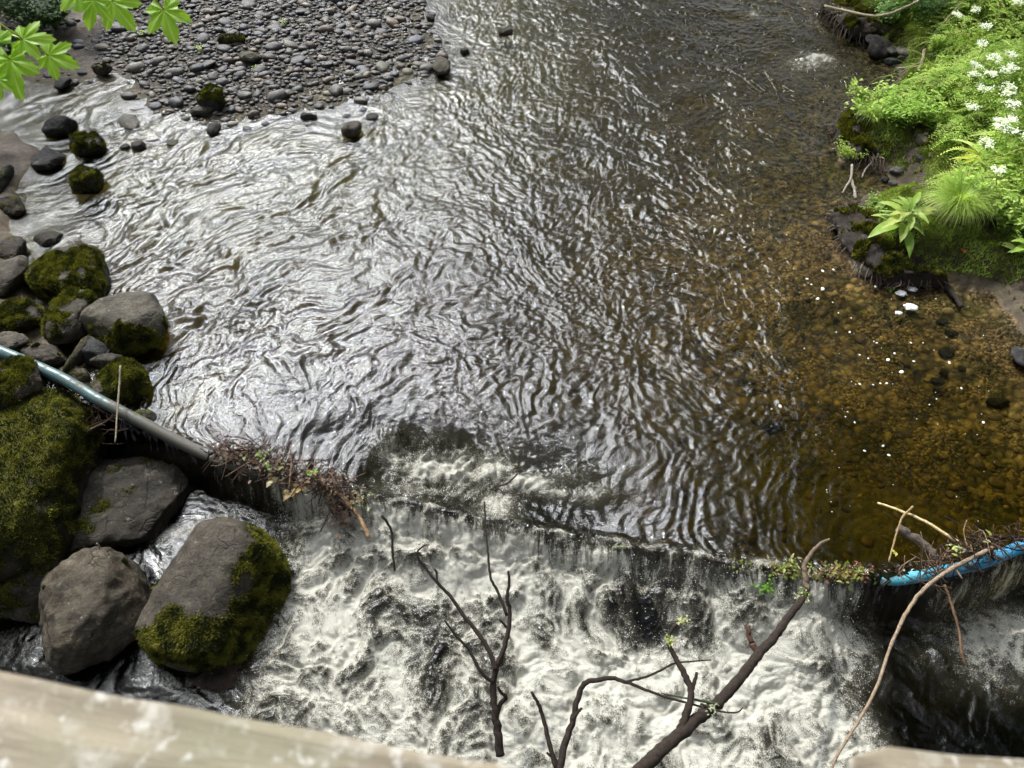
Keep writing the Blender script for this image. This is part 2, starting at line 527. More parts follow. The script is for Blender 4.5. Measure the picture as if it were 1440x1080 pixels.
def build_ground():
    xs = spacing([(-120, -14, 8, 1), (-14, -9, 0.5, 0.06), (-9, 9, 0.04, 0.04), (9, 14, 0.06, 0.5), (14, 120, 1, 8)])
    ys = spacing([(-60, -2, 6, 0.5), (-2, 0.5, 0.3, 0.05), (0.5, 13, 0.035, 0.05), (13, 20, 0.06, 0.4), (20, 160, 0.6, 10)])
    X, Y = np.meshgrid(xs, ys)
    H, g, l, r, beach, s, wob = ground_h(X, Y, True)
    fine = fbm2(X * 9, Y * 9, 3, 11)
    under = H < 0
    H = H + np.where(under, 0.012, 0.008) * fine
    c = lambda *a: np.array(a, np.float32)
    bed = lerpc(c(.12, .086, .042), c(.19, .138, .065), ss(-.4, .6, wob + 0.5 * fine))
    pat = fbm2(X * 2.2, Y * 2.2, 4, 81)
    bed = lerpc(bed, c(.055, .048, .018), ss(-.05, .45, pat) * .8)
    bed = lerpc(bed, c(.22, .155, .07), ss(.1, .6, fbm2(X * 5, Y * 5, 3, 85)) * .6)
    # a golden silt near the right bank, darker stones mid-stream
    bed = lerpc(bed, c(.06, .052, .024), ss(5.6, 8.0, Y + .5 * wob) * .85)
    bed = lerpc(bed, c(.060, .052, .022), ss(1.2, 3.0, np.minimum(-r, np.minimum(-g, -l) + 9))[...] * 0.75)
    mud = lerpc(c(.065, .050, .038), c(.115, .09, .07), ss(-.5, .5, wob + fine * .5))
    grav = lerpc(c(.03, .027, .024), c(.06, .055, .05), ss(-.4, .4, fine))
    soil = lerpc(c(.03, .022, .014), c(.055, .045, .02), ss(-.4, .4, fine))
    mossg = lerpc(c(.07, .085, .015), c(.14, .19, .03), ss(-.4, .5, fine + wob * .6))
    gr = ss(-0.3, 0.0, sd_poly(X, Y, POLY_GRAVEL))
    col = bed
    land = ss(-0.02, 0.03, H)
    lc = lerpc(mud, grav, gr)
    rr = ss(-0.05, 0.05, r)
    rc = lerpc(soil, mossg, ss(0.25, 0.6, r) * ss(-.5, .2, wob + .3))
    rc = lerpc(rc, mud * 1.1, beach)
    lc = lerpc(lc, rc, rr)
    lc = lerpc(lc, soil, ss(-0.02, 0.1, l) * ss(6.8, 6.2, Y))
    col = lerpc(col, lc, land)
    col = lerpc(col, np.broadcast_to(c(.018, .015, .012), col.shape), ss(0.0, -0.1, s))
    wx_ = ss(-2.7, -2.2, X) * ss(1.2, .6, X) * ss(1.7, 1.0, s)
    col = lerpc(col, np.broadcast_to(c(.022, .022, .024), col.shape), wx_)
    far = ss(10, 14, np.maximum(np.abs(X), Y - 3))
    col = lerpc(col, np.broadcast_to(c(.05, .08, .02), col.shape), far * (H > 0.05))
    V = np.stack([X, Y, H], -1).reshape(-1, 3)
    K = np.concatenate([col.reshape(-1, 3), np.ones((V.shape[0], 1))], 1)
    bedm = np.maximum(ss(.03, -.01, H) * ss(-.6, .3, r + 2.2 + .5 * wob), gr * .9)
    me = mesh_np('ground', V, grid_faces(len(xs), len(ys)), {'Col': K, 'bed': bedm.ravel()}, True, M['ground'])
    link('ground', me, kind='structure')


# ------------------------------------------------------------------ water
def blob(X, Y, u, v, ru, rv, z=-0.4):
    c = at(u, v, z)
    ax = abs(at(u + ru, v, z)[0] - c[0]); ay = abs(at(u, v - rv, z)[1] - c[1])
    return np.exp(-(((X - c[0]) / ax) ** 2 + ((Y - c[1]) / ay) ** 2))


def aniso(X, Y, ang, fa, fc, s):
    a = math.radians(ang)
    A = X * math.cos(a) + Y * math.sin(a); B = -X * math.sin(a) + Y * math.cos(a)
    return pn2(A * fa, B * fc, s)


def ridge(n):
    return 1 - np.abs(n) * 2


def water_fields(X, Y):
    s = Y - yw(X)
    s = s + (0.030 * pn2(X * 2.3, X * 0, 91) + 0.016 * pn2(X * 8, Y * 2, 92) + .008 * pn2(X * 25, Y * 6, 93)) * ss(.5, .1, np.abs(s))
    # currents bend the ripple pattern
    wx = 0.35 * pn2(X * 0.9, Y * 0.9, 21) + 0.10 * pn2(X * 3.1, Y * 3.1, 22); wy = 0.35 * pn2(X * 0.9, Y * 0.9, 23) + 0.10 * pn2(X * 3.1, Y * 3.1, 24)
    Xw, Yw = X + wx, Y + wy
    left = ss(0.3, -2.2, X + 0.12 * (Y - 5) + 0.4 * pn2(X * .7, Y * .7, 31))
    calm = ss(1.6, 3.0, X - 0.27 * (Y - 4) + 0.35 * pn2(X * .8, Y * .8, 33)) * ss(9.5, 8.0, Y)
    g, l, r = bank(X, Y)
    shore = ss(0.0, 0.7, -np.maximum(g, l)) * 0.75 + 0.25
    # long swirls on the left
    L = 0.68 * aniso(Xw, Yw, 52, 1.3, 3.5, 1) + 0.32 * aniso(Xw, Yw, 36, 4.2, 8.5, 2)
    L2 = ridge(aniso(Xw + .25 * wx, Yw - .3 * wy, 44, 4.5, 8.0, 3))
    # crinkled wavelets elsewhere
    Cc = 0.52 * aniso(Xw, Yw, -48, 1.9, 3.5, 4) + 0.22 * ridge(aniso(Xw, Yw, -38, 5.0, 8.0, 5)) + 0.16 * ridge(aniso(Xw + .1 * wy, Yw, 35, 7, 10.5, 6)) + 0.10 * ridge(aniso(Xw - .2 * wx, Yw, -70, 9, 12, 26)) + .20 * pn2(X * 12 + wx, Y * 12 + wy, 27) + .06 * pn2(X * 24, Y * 24, 52)
    Cf = ridge(pn2(Xw * 15, Yw * 15, 7)) * 0.5 + ridge(pn2(Xw * 31, Yw * 31, 8)) * 0.28
    h_l = 0.050 * L + 0.0085 * L2 + 0.0040 * Cf + .008 * aniso(X + .6 * wx, Y + .6 * wy, 48, 7.5, 13, 36) + .0035 * pn2(X * 19, Y * 19, 40)
    h_c = 0.037 * Cc + 0.0115 * Cf
    h = (h_l * left + h_c * (1 - left)) * shore
    h = h * (1 - 0.86 * calm)
    fast = ss(1.5, 0.5, s) * ss(0, 0.15, s) * ss(2.7, 1.4, X)   # drawn towards the lip
    stretch = ridge(pn2(Xw * 9, Y * 1.8, 9)) * 0.007 + pn2(Xw * 20, Y * 3.5, 10) * 0.004
    h = h * (1 - 0.6 * fast) + stretch * fast
    # gentle standing swell over hidden stones
    h = h + 0.012 * pn2(X * 1.2, Y * 1.6, 12) * (1 - calm)
    # the pour-over above the pipe: a ragged far lip, a foaming bottom that climbs back to the pipe
    EP = [(488, 672), (512, 640), (538, 606), (590, 596), (640, 606), (690, 628), (740, 632), (790, 642), (835, 662), (852, 700)]
    ex = np.array([at(u, v, -.03)[0] for u, v in EP]); ey = np.array([at(u, v, -.03)[1] for u, v in EP])
    se = np.interp(X, ex, ey - yw(ex))
    lip = se + 0.10 * pn2(X * 3.2, Y * 1.5, 14) + 0.06 * pn2(X * 9, Y * 3, 28) + .03 * pn2(X * 24, Y * 6, 38) - s + .06
    Xl = X + .05 * pn2(Y * 5, X * 2, 33)
    lat = ss(ex[0] - .10, ex[0] + .42, Xl) * ss(ex[-1] + .10, ex[-1] - .14, Xl)
    tongue = np.exp(-((X - at(688, 620, 0)[0]) / .085) ** 2)
    dpt = 0.20 * lat * (1 - .6 * tongue) * (1 - .62 * ss(at(670, 620, 0)[0], at(720, 620, 0)[0], X))
    tr = -dpt * ss(-0.12, 0.24 + .06 * pn2(X * 6, Y * 2, 29), lip - .10) * (0.25 + 0.75 * ss(0.02, 0.36, s))
    trm = np.clip(-tr / 0.2, 0, 1)
    sed = np.interp(X, [ex[0] - .9, ex[0] - .1, ex[3], ex[-3], ex[-1] + .1, ex[-1] + .8], [.15, .6, (ey - yw(ex))[3], (ey - yw(ex))[-3], .45, .15])
    draw = 0.07 * np.exp(-np.clip(s - sed, 0, 9) / .28) * ss(ex[0] - .9, ex[0] + .1, X) * ss(ex[-1] + .8, ex[-1] - .1, X)
    up = h * (1 - .5 * trm) + tr - draw + trm * (0.034 * ridge(pn2(Xw * 7, Y * 5, 30)) + .024 * pn2(X * 16, Y * 13, 32) + .012 * pn2(X * 40, Y * 34, 39))
    # crest: thin glassy film over the pipe, right part a little above the level
    crest = 0.010 + 0.020 * pn2(X * 3, Y * 0 + 1, 15) + 0.012 * pn2(X * 11, s * 6, 25) + .020 * ridge(pn2(X * 17, s * 18, 35)) + .010 * pn2(X * 38, s * 34, 37) - 0.02 * ss(0.5, -1.8, X)
    # lower pool
    pl = -0.40 + 0.02 * ss(-1.9, -2.9, X)
    pl = pl + (.02 + .17 * np.exp(-((s + .22) / .26) ** 2)) * ss(-2.1, -1.4, X) * ss(2.6, 2.2, X)
    boil = ss(-2.15, -1.5, X + 0.1 * pn2(X * 2, Y * 2, 16)) * ss(2.75, 2.2, X + 0.22 * pn2(X * 2, Y * 2, 17))
    boil2 = np.clip(blob(X, Y, 1420, 905, 90, 50) * 1.3, 0, 1)
    wx2 = 0.16 * pn2(X * 2.2, Y * 2.2, 41) + 0.05 * pn2(X * 6, Y * 6, 42); wy2 = 0.16 * pn2(X * 2.2, Y * 2.2, 43) + 0.05 * pn2(X * 6, Y * 6, 44)
    Xb, Yb = X + wx2, Y + wy2
    b1 = np.abs(pn2(Xb * 2.6, Yb * 2.6, 45)); b2 = np.abs(pn2(Xb * 6.5, Yb * 6.5, 46)); b3 = np.abs(pn2(Xb * 15, Yb * 15, 47)); b4 = np.abs(pn2(Xb * 34, Yb * 34, 48))
    b5 = np.abs(pn2(Xb * 70, Yb * 70, 49))
    boilh = 0.12 * (b1 - .25) + 0.060 * b2 + 0.030 * b3 + 0.020 * b4 + 0.012 * b5
    calmh = 0.012 * aniso(Xb, Yb, -35, 2, 6, 50) + 0.004 * ridge(pn2(Xb * 12, Yb * 12, 51))
    bb = np.maximum(boil, boil2)
    pool = pl + boilh * bb + calmh * (1 - bb)
    # join
    dropw = 0.19 + 0.05 * pn2(X * 4, X * 0, 18) + 0.02 * pn2(X * 14, Y * 3, 19)
    kfall = np.clip(-s / dropw, 0, 1.0)
    prof = 1 - (1 - kfall) ** 1.0
    prof = kfall ** 1.6
    kup = ss(0.0, 0.14, s)
    z = np.where(s > 0, crest * (1 - kup) + up * kup, crest * (1 - prof) + pool * prof)
    z = z + np.where(s <= 0, 1, 0) * (kfall * (1 - kfall)) * (0.10 * pn2(X * 9, s * 1.5, 20) + .05 * pn2(X * 26, s * 4, 94))
    # foam
    foam = bb * (0.74 + 0.75 * (0.30 - b1) + 0.60 * (0.22 - b2) + .55 * (.22 - b3) + .3 * (.22 - b4))
    for (u, v, ru, rv, a) in [(600, 895, 62, 42, -.55), (900, 870, 45, 60, -.62), (960, 905, 60, 22, -.4), (640, 980, 90, 28, -.28), (1045, 1045, 40, 22, -.5), (620, 870, 130, 60, -.12),
                              (500, 960, 70, 40, -.16), (1180, 980, 60, 40, -.05), (770, 860, 40, 60, -.12), (430, 900, 30, 60, -.1),
                              (520, 900, 60, 40, .28), (700, 820, 60, 50, .3), (860, 950, 130, 45, .35), (1120, 950, 90, 60, .22), (960, 1020, 120, 40, .28), (1060, 960, 60, 30, .15), (760, 1010, 40, 40, .3), (640, 800, 40, 25, .2), (1190, 880, 60, 40, .1), (480, 1000, 60, 30, .1)]:
        foam = foam + a * blob(X, Y, u, v, ru, rv) * bb
    foam = np.clip(foam, 0, 1.2) * ss(0.0, -0.12, s)
    # the falling sheet: thin streaks
    fallm = ss(0.03, -0.03, s) * ss(-0.26, -0.10, s) * .75
    xr = np.interp(X, [-2.5, -2.1, -1.6, -1.0, -.5, -.25, 0.1, .4, .8, 1.0, 1.3, 1.7, 2.2, 2.45, 2.6, 3.0, 3.3, 4.2], [0.02, .3, .75, .9, .9, 1.05, .95, .8, .55, .25, .25, .5, .9, .8, 0.0, .05, .45, .4])
    fo_fall = xr * (1.0 + 0.9 * pn2(X * 3.3, s * 1.5, 72) + .5 * pn2(X * 9, s * 2, 73))
    foam = np.where(s < 0.02, foam * (1 - fallm) + np.maximum(foam * 0.5, fo_fall * ss(0.01, -0.10, s)) * fallm, foam)
    foam = np.maximum(foam, (.26 + .8 * pn2(X * 7, s * 12, 74)) * ss(.12, .0, np.abs(s - .0)) * ss(-1.7, -1.2, X) * ss(2.5, 2.1, X))
    # foam churned in the hollows above the pipe
    tf = np.zeros_like(X)
    for (u, v, ru, rv, a) in [(555, 648, 26, 26, .6), (600, 660, 40, 22, .9), (640, 662, 36, 22, 1.0), (690, 672, 34, 18, .9), (740, 690, 40, 14, .95), (650, 690, 80, 16, .4), (700, 720, 28, 26, .75), (780, 702, 26, 9, .6), (700, 728, 24, 30, .62), (590, 690, 60, 20, .45), (830, 705, 30, 14, .5), (560, 630, 14, 20, .35), (690, 650, 60, 12, .3), (600, 632, 50, 12, .34), (800, 680, 40, 14, .35)]:
        tf = np.maximum(tf, a * blob(X, Y, u, v, ru, rv, -0.2))
    foam = np.maximum(foam, tf * (s > -0.25))
    z = z + (s > 0) * tf * (0.06 * b3 + 0.03 * b4 + 0.09 * b2 + .03)
    # small whitewater flecks upstream
    for (u, v, ru, rv, a) in [(1150, 85, 22, 8, .9), (1140, 92, 34, 12, .5), (1060, 22, 10, 5, .5), (778, 218, 9, 4, .55), (890, 292, 7, 4, .5)]:
        b = blob(X, Y, u, v, ru, rv, 0)
        foam = np.maximum(foam, a * b); z = z + 0.035 * b * (b2 + b3)
    foam = np.maximum(foam, 0.55 * ss(0.12, 0.0, np.abs(Y - 2.98 - 0.35 * (X + 2.6))) * ss(-3.05, -2.75, X) * ss(-2.3, -2.5, X))  # white race beside the wet slab
    depth = z - ground_h(X, Y)
    fallv = np.stack([(X + .05 * pn2(X * 4, s * 3, 71)) * 24, s * 5.0, z * 4.0], -1)
    return z, foam, np.clip(depth, 0, 1.0), calm * (s > 0) + 0.4 * (s <= 0), fallm, fallv


def build_water():
    xs = spacing([(-40, -9, 2, 0.1), (-9, -5, 0.05, 0.02), (-5, 5, 0.0125, 0.0125), (5, 9, 0.02, 0.05), (9, 40, 0.1, 2)])
    sr = spacing([(-8, -3.2, 0.2, 0.04), (-3.2, -2.0, 0.03, 0.0125), (-2.0, 0.9, 0.0095, 0.0095), (0.9, 4, 0.012, 0.015), (4, 10, 0.016, 0.03), (10, 40, 0.05, 1.0)])
    X, S = np.meshgrid(xs, sr)
    Y = yw(X) + S
    z, foam, depth, calm, fall, fv = water_fields(X, Y)
    V = np.stack([X, Y, z], -1).reshape(-1, 3)
    Fc = grid_faces(len(xs), len(sr))
    print('water verts', len(V))
    me = mesh_np('river_water', V, Fc, {'foam': foam.ravel(), 'depth': depth.ravel(), 'calm': calm.ravel(), 'fall': fall.ravel(), 'flow': fv.reshape(-1, 3)}, True, M['water'])
    link('river_water', me, kind='structure')


# ------------------------------------------------------------------ world and sun
SUN_AZ, SUN_EL = math.radians(-28), math.radians(46)
sd = np.array([math.sin(SUN_AZ) * math.cos(SUN_EL), math.cos(SUN_AZ) * math.cos(SUN_EL), math.sin(SUN_EL)])


def build_light():
    w = bpy.data.worlds.new('World'); C.world = w; w.use_nodes = True
    t = w.node_tree; t.nodes.clear()
    N = lambda k, **kw: [setattr(n, a, b) for n in [t.nodes.new('ShaderNode' + k)] for a, b in kw.items()] and n or n
    def node(k, ins=None, **kw):
        n = t.nodes.new('ShaderNode' + k)
        for a, b in kw.items(): setattr(n, a, b)
        for a, b in (ins or {}).items():
            if isinstance(b, bpy.types.NodeSocket): t.links.new(b, n.inputs[a])
            else: n.inputs[a].default_value = b
        return n
    sky = node('TexSky', sky_type='NISHITA', sun_disc=False, sun_elevation=SUN_EL, sun_rotation=SUN_AZ)
    tc = node('TexCoord').outputs['Generated']
    dot = node('VectorMath', {0: tc, 1: tuple(sd)}, operation='DOT_PRODUCT').outputs['Value']
    halo = node('Math', {0: node('Math', {0: dot, 1: 0.0}, operation='MAXIMUM').outputs[0], 1: 26.0}, operation='POWER').outputs[0]
    wide = node('Math', {0: node('Math', {0: dot, 1: 0.0}, operation='MAXIMUM').outputs[0], 1: 4.0}, operation='POWER').outputs[0]
    # thin bright cloud
    mp = node('Mapping', {'Vector': tc, 'Scale': (1, 1, 2.2)}).outputs[0]
    nz = node('TexNoise', {'Vector': mp, 'Scale': 7.5, 'Detail': 8.0, 'Roughness': 0.66, 'Distortion': 0.9}).outputs['Fac']
    r = node('ValToRGB', {'Fac': nz}); r.color_ramp.elements[0].position = 0.46; r.color_ramp.elements[1].position = 0.53
    cl = r.outputs['Color']
    lum = node('Math', {0: halo, 1: 660.0, 2: node('Math', {0: wide, 1: 26.0, 2: 8.0}, operation='MULTIPLY_ADD').outputs[0]}, operation='MULTIPLY_ADD').outputs[0]
    cloud = node('VectorMath', {0: (0.93, 0.96, 1.0), 'Scale': lum}, operation='SCALE').outputs[0]
    mx = node('Mix', data_type='RGBA')
    t.links.new(cl, mx.inputs[0]); t.links.new(sky.outputs[0], mx.inputs[6]); t.links.new(cloud, mx.inputs[7])
    haze = node('VectorMath', {0: (1.0, 0.97, 0.93), 'Scale': node('Math', {0: halo, 1: 5.0}, operation='MULTIPLY').outputs[0]}, operation='SCALE').outputs[0]
    sm = node('VectorMath', {0: mx.outputs[2], 1: haze}, operation='ADD').outputs[0]
    bg = node('Background', {'Color': sm, 'Strength': 0.1})
    out = node('OutputWorld'); t.links.new(bg.outputs[0], out.inputs[0])
    L = bpy.data.lights.new('sun', 'SUN'); L.energy = 5.0; L.angle = math.radians(0.6); L.color = (1, 0.95, 0.87)
    o = bpy.data.objects.new('sun', L); COL.objects.link(o)
    o.rotation_euler = (PI / 2 - SUN_EL, 0, PI - SUN_AZ)
    from mathutils import Vector
    o.rotation_euler = Vector(sd).to_track_quat('Z', 'Y').to_euler()
    C.view_settings.view_transform = 'Standard'; C.view_settings.look = 'None'
    C.view_settings.exposure = -0.30; C.view_settings.gamma = 1


# ------------------------------------------------------------------ stones
def rock_mesh(name, rx, ry, rz, sub, seed, p=9.0, planes=11, rough=1.0, col=(.16, .155, .14), moss=0.0, mdir=(0, 0, 1), mk=0.55, bare=None, boxy=None):
    r_ = np.random.RandomState(seed)
    D, Fc = _ico[sub]
    N = r_.normal(size=(planes, 3)); N /= np.linalg.norm(N, axis=1)[:, None]
    N = np.concatenate([N, [[0, 0, 1], [0, 0, -1]]]) if boxy is None else np.concatenate([np.array(boxy, float) / np.linalg.norm(np.array(boxy, float), axis=1)[:, None], N[:4]])
    K = r_.uniform(0.84, 1.06, len(N)); K[-2:] = np.minimum(K[-2:], 0.95)
    dots = np.maximum(D @ N.T, 0) / K
    R = (np.sum(dots ** p, axis=1) + 1e-6) ** (-1 / p)
    R = np.minimum(R, 1.25)
    V = D * R[:, None]
    V = V / np.abs(V).max(axis=0)
    V = V * np.array([rx, ry, rz])
    s_ = (rx * ry * rz) ** (1 / 3)
    nrm = D / np.array([rx, ry, rz]); nrm /= np.linalg.norm(nrm, axis=1)[:, None]
    q = V / s_
    d = 0.075 * fbm3(q, 1.3, 4, seed % 7) + 0.03 * (1 - np.abs(pn3(q, 3.0, seed % 5)) * 2)
    V = V + nrm * (d * s_ * rough)[:, None]
    m = moss + mk * (nrm @ np.array(mdir, float)) + 0.55 * fbm3(q, 1.7, 4, 3 + seed % 5)
    if bare is not None:
        for (bx, by, bz, br, ba) in bare:
            m = m - ba * np.exp(-((((D - np.array([bx, by, bz])) ** 2).sum(1)) / br ** 2))
    m = np.clip(m, 0, 1)
    V = V + nrm * (m * (0.012 + 0.010 * fbm3(V, 22, 2, 6)))[:, None] * min(1, s_ / 0.25)
    c = np.array(col); cc = c[None] * (1 + 0.25 * fbm3(q, 1.1, 3, 2))[:, None]
    wet_shade = ss(-.45, -.15, V[:, 2] / rz + .25 * fbm3(q, 2.0, 3, 4))  # foot darkened in the colour: wet rock, with shade at the base painted in
    cc = cc * (.45 + .55 * wet_shade)[:, None]
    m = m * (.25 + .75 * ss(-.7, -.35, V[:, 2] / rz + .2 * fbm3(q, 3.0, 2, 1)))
    K4 = np.concatenate([cc, np.ones((len(V), 1))], 1)
    return V, Fc, m, K4, nrm


def moss_fuzz(V, Fc, m, nrm, n, seed, h=0.014):
    r_ = np.random.RandomState(seed)
    A, B, Cc = V[Fc[:, 0]], V[Fc[:, 1]], V[Fc[:, 2]]
    ar = np.linalg.norm(np.cross(B - A, Cc - A), axis=1)
    w = ar * ss(0.42, 0.62, m[Fc].mean(1)) * (nrm[Fc[:, 0], 2] > -0.6)
    if w.sum() <= 0:
        return None
    f = r_.choice(len(Fc), n, p=w / w.sum())
    u = r_.rand(n, 2); k = u.sum(1) > 1; u[k] = 1 - u[k]
    P = A[f] + (B - A)[f] * u[:, :1] + (Cc - A)[f] * u[:, 1:]
    nn = nrm[Fc[f, 0]]
    hh = h * r_.uniform(0.5, 1.4, n)
    t1 = np.cross(nn, r_.normal(size=(n, 3))); t1 /= np.linalg.norm(t1, axis=1)[:, None]
    lean = t1 * 0 + r_.normal(size=(n, 3)) * 0.35
    tip = P + (nn + lean) * hh[:, None]
    wv = t1 * (hh * 0.38)[:, None]
    VV = np.stack([P - wv - nn * 0.003, P + wv - nn * 0.003, tip], 1).reshape(-1, 3)
    FF = np.arange(n * 3).reshape(n, 3)
    tone = ss(-0.5, 0.6, fbm3(P, 9, 3, 1) + r_.normal(size=n) * .15)
    c0, c1 = np.array([.022, .028, .008]), np.array([.17, .165, .028])
    col = c0 + (c1 - c0) * tone[:, None]
    col = np.repeat(col, 3, 0); col = np.concatenate([col, np.ones((len(col), 1))], 1)
    return mesh_np('moss', VV, FF, {'Col': col}, False, M['moss'])


def dims(u, v, wpx, hpx, zc, kz):
    c = at(u, v, zc); sl = slant(c)
    rx = wpx / 2 * sl / F
    dep = math.atan2(CAM_H - zc, c[1])
    rz = rx * kz
    hp = hpx / 2 * sl / F
    ry = math.sqrt(max(hp ** 2 - (rz * math.cos(dep)) ** 2, (0.35 * hp) ** 2)) / math.sin(dep)
    return c, rx, ry, rz


def boulder(name, cat, label, u, v, wpx, hpx, zc, kz=0.7, sub=5, seed=1, rot=0, fuzz=0, group=None, **kw):
    c, rx, ry, rz = dims(u, v, wpx, hpx, zc, kz)
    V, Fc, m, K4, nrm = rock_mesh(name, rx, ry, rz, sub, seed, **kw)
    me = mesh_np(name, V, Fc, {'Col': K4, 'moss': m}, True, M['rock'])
    o = link(name, me, label=label, cat=cat, group=group, loc=c)
    o.rotation_euler = (0, 0, math.radians(rot))
    if fuzz:
        f = moss_fuzz(V, Fc, m, nrm, fuzz, seed + 50)
        if f:
            link('moss', f, parent=o)
    return o


GREY, DARK, BROWN, TAN = (.11, .108, .10), (.04, .04, .04), (.055, .042, .03), (.15, .135, .11)


def build_boulders():
    b = boulder
    # the two big rounded ones below the pipe
    b('mossy_boulder', 'boulder', 'largest rounded boulder below the pipe, bare grey crown, bright moss on its right side', 300, 836, 196, 196, -0.28, 0.85, 6, 21, 0, 46000,
      p=5.5, planes=9, rough=0.6, col=(.105, .095, .082), moss=0.62, mdir=(.7, -.25, .05), mk=.45, bare=[(-.05, .35, .95, .62, 1.2), (.0, -.25, .95, .42, 1.1), (-.6, .5, .6, .4, .7)])
    b('grey_boulder', 'boulder', 'bare grey-brown rounded boulder with a pitted face beside the largest mossy one', 124, 866, 158, 150, -0.28, 0.85, 6, 33, 14, 1500,
      p=7, planes=8, rough=1.5, col=(.125, .11, .088), moss=-0.02, mk=0.1, mdir=(-.8, -.3, .2))
    b('mossy_block', 'boulder', 'huge square-edged block under thick yellow-green moss beneath the blue pipe end', 22, 700, 190, 270, -0.12, 0.75, 6, 12, 8, 50000,
      p=12, planes=5, boxy=[(1, 0, 0), (-1, 0, 0), (0, 1, 0), (0, -1, 0), (.1, .05, 1), (0, 0, -1), (1, -1, .6)], col=(.05, .046, .028), moss=.50, mk=.36, rough=1.2)
    b('wet_slab', 'rock', 'wide dark wet flat rock sloping down between the mossy block and the white race', 186, 706, 168, 178, -0.42, 0.42, 6, 44, -25, 2500,
      p=14, planes=6, rough=1.3, col=(.05, .045, .036), moss=.1, mk=.15)
    b('dark_boulder', 'boulder', 'dark shaded boulder tucked behind the bare grey-brown boulder', 52, 828, 96, 110, -0.42, 0.7, 5, 51, 0, 5000, col=(.07, .065, .05), moss=.25, mk=.2)
    b('brown_rock', 'rock', 'dark red-brown wet rock at the foot of the largest mossy boulder', 322, 950, 160, 90, -0.58, 0.5, 5, 52, 20, 0, col=(.085, .06, .045), moss=-.2, rough=1.4)
    b('shaded_rock', 'rock', 'small bluish-grey rock in the shade just above the handrail', 205, 955, 80, 60, -0.6, 0.5, 5, 53, -20, 0, col=(.10, .11, .12), moss=-.2)
    b('shaded_rock', 'rock', 'nearly black rock under the bare grey-brown boulder', 80, 945, 150, 70, -0.62, 0.5, 5, 54, 0, 0, col=(.05, .045, .04), moss=.1)
    b('submerged_rock', 'rock', 'dark rock under thin water left of the rapids', 440, 800, 120, 110, -0.66, 0.4, 5, 55, 30, 0, col=(.06, .05, .04), moss=-.2, rough=1.3)
    b('submerged_rock', 'rock', 'black rock showing through the middle of the white rapids', 600, 900, 95, 60, -0.66, 0.6, 5, 56, 0, 0, col=(.05, .045, .04), moss=-.2, rough=1.3)
    b('submerged_rock', 'rock', 'black rock behind the falling water right of the middle of the weir', 905, 862, 100, 110, -0.66, 0.55, 5, 57, 0, 0, col=(.05, .042, .04), moss=-.2, rough=1.3)
    b('mossy_boulder', 'boulder', 'dark mossy-sided boulder under the huge square-edged block at the left picture edge', 28, 812, 120, 130, -.3, .7, 5, 58, 0, 6000, col=(.045, .04, .03), moss=.35, mk=.3)
    b('shaded_rock', 'rock', 'black rock in the gap between the mossy block and the wide wet flat rock', 108, 760, 60, 60, -.55, .6, 5, 59, 0, 0, col=(.035, .032, .028), moss=-.2)
    # cluster above the pipe
    b('mossy_boulder', 'boulder', 'long wedge-shaped boulder almost wholly under dark moss, uppermost of the heap by the pipe', 101, 391, 142, 76, 0.10, 0.42, 6, 61, -16, 26000, p=12, planes=7, moss=.50, mk=.3, bare=[(-.6, .6, .7, .35, .8)], col=(.10, .098, .082))
    b('grey_boulder', 'boulder', 'smooth grey boulder with pale top and mossy front, nearest open water above the pipe', 184, 455, 132, 80, 0.12, 0.5, 6, 67, 10, 14000, p=7, planes=7, rough=.7, moss=.42, mk=.45, mdir=(.1, -1, -.2), bare=[(0, .3, 1, .75, .9)], col=(.155, .148, .125))
    b('mossy_boulder', 'boulder', 'upright boulder with a moss cap standing between the long wedge and the smooth grey one', 105, 446, 60, 86, 0.14, 0.8, 5, 63, 0, 8000, p=9, planes=7, moss=.28, mk=.4, mdir=(-.3, .5, .7), col=(.085, .078, .06))
    b('mossy_boulder', 'boulder', 'low mossy boulder at the picture edge left of the upright one', 18, 452, 74, 56, 0.12, 0.45, 5, 64, 0, 9000, moss=.6, mk=.2, col=(.07, .062, .05))
    b('grey_boulder', 'boulder', 'plain grey-brown boulder cut by the picture edge above the low mossy one', 10, 392, 52, 68, 0.14, 0.7, 5, 65, 0, 0, moss=-.1, mk=.1, col=(.115, .105, .09), rough=.7)
    b('stone', 'stone', 'pale flat stone at the picture edge just above the pipe', 12, 480, 60, 28, 0.2, 0.3, 5, 66, 0, 0, moss=-.2, mk=.1, col=(.16, .145, .125))
    b('stone', 'stone', 'flat brown stone with a small moss patch just above the pipe', 62, 497, 76, 36, 0.12, 0.3, 5, 68, -10, 2500, moss=.15, mk=.15, mdir=(-.8, 0, .4), col=(.08, .07, .055))
    b('stone', 'stone', 'slate-blue angular stone under the smooth grey boulder', 136, 494, 42, 40, 0.08, 0.7, 4, 69, 20, 0, moss=-.3, col=(.065, .075, .085), p=16, planes=6)
    b('stone', 'stone', 'flat grey-brown stone lying against the slate-blue one', 152, 509, 52, 20, 0.08, 0.35, 4, 70, 5, 0, moss=-.3, col=(.085, .075, .065), p=16, planes=6)
    b('stone', 'stone', 'thin upright brown stone left of the slate-blue one', 111, 500, 18, 58, 0.12, 1.2, 4, 71, -10, 0, moss=-.1, col=(.07, .055, .04), p=14, planes=6)
    b('mossy_boulder', 'boulder', 'round cushion of green moss on a small boulder touching the pipe', 167, 540, 78, 62, 0.06, 0.7, 5, 72, 0, 14000, p=5, planes=8, rough=.5, moss=.9, mk=.15, col=(.1, .09, .07))
    b('stone', 'stone', 'short grey cylindrical stone leaning on the moss cushion by the pipe', 141, 542, 22, 40, 0.14, 0.6, 4, 73, 30, 0, moss=-.2, col=(.12, .105, .085))
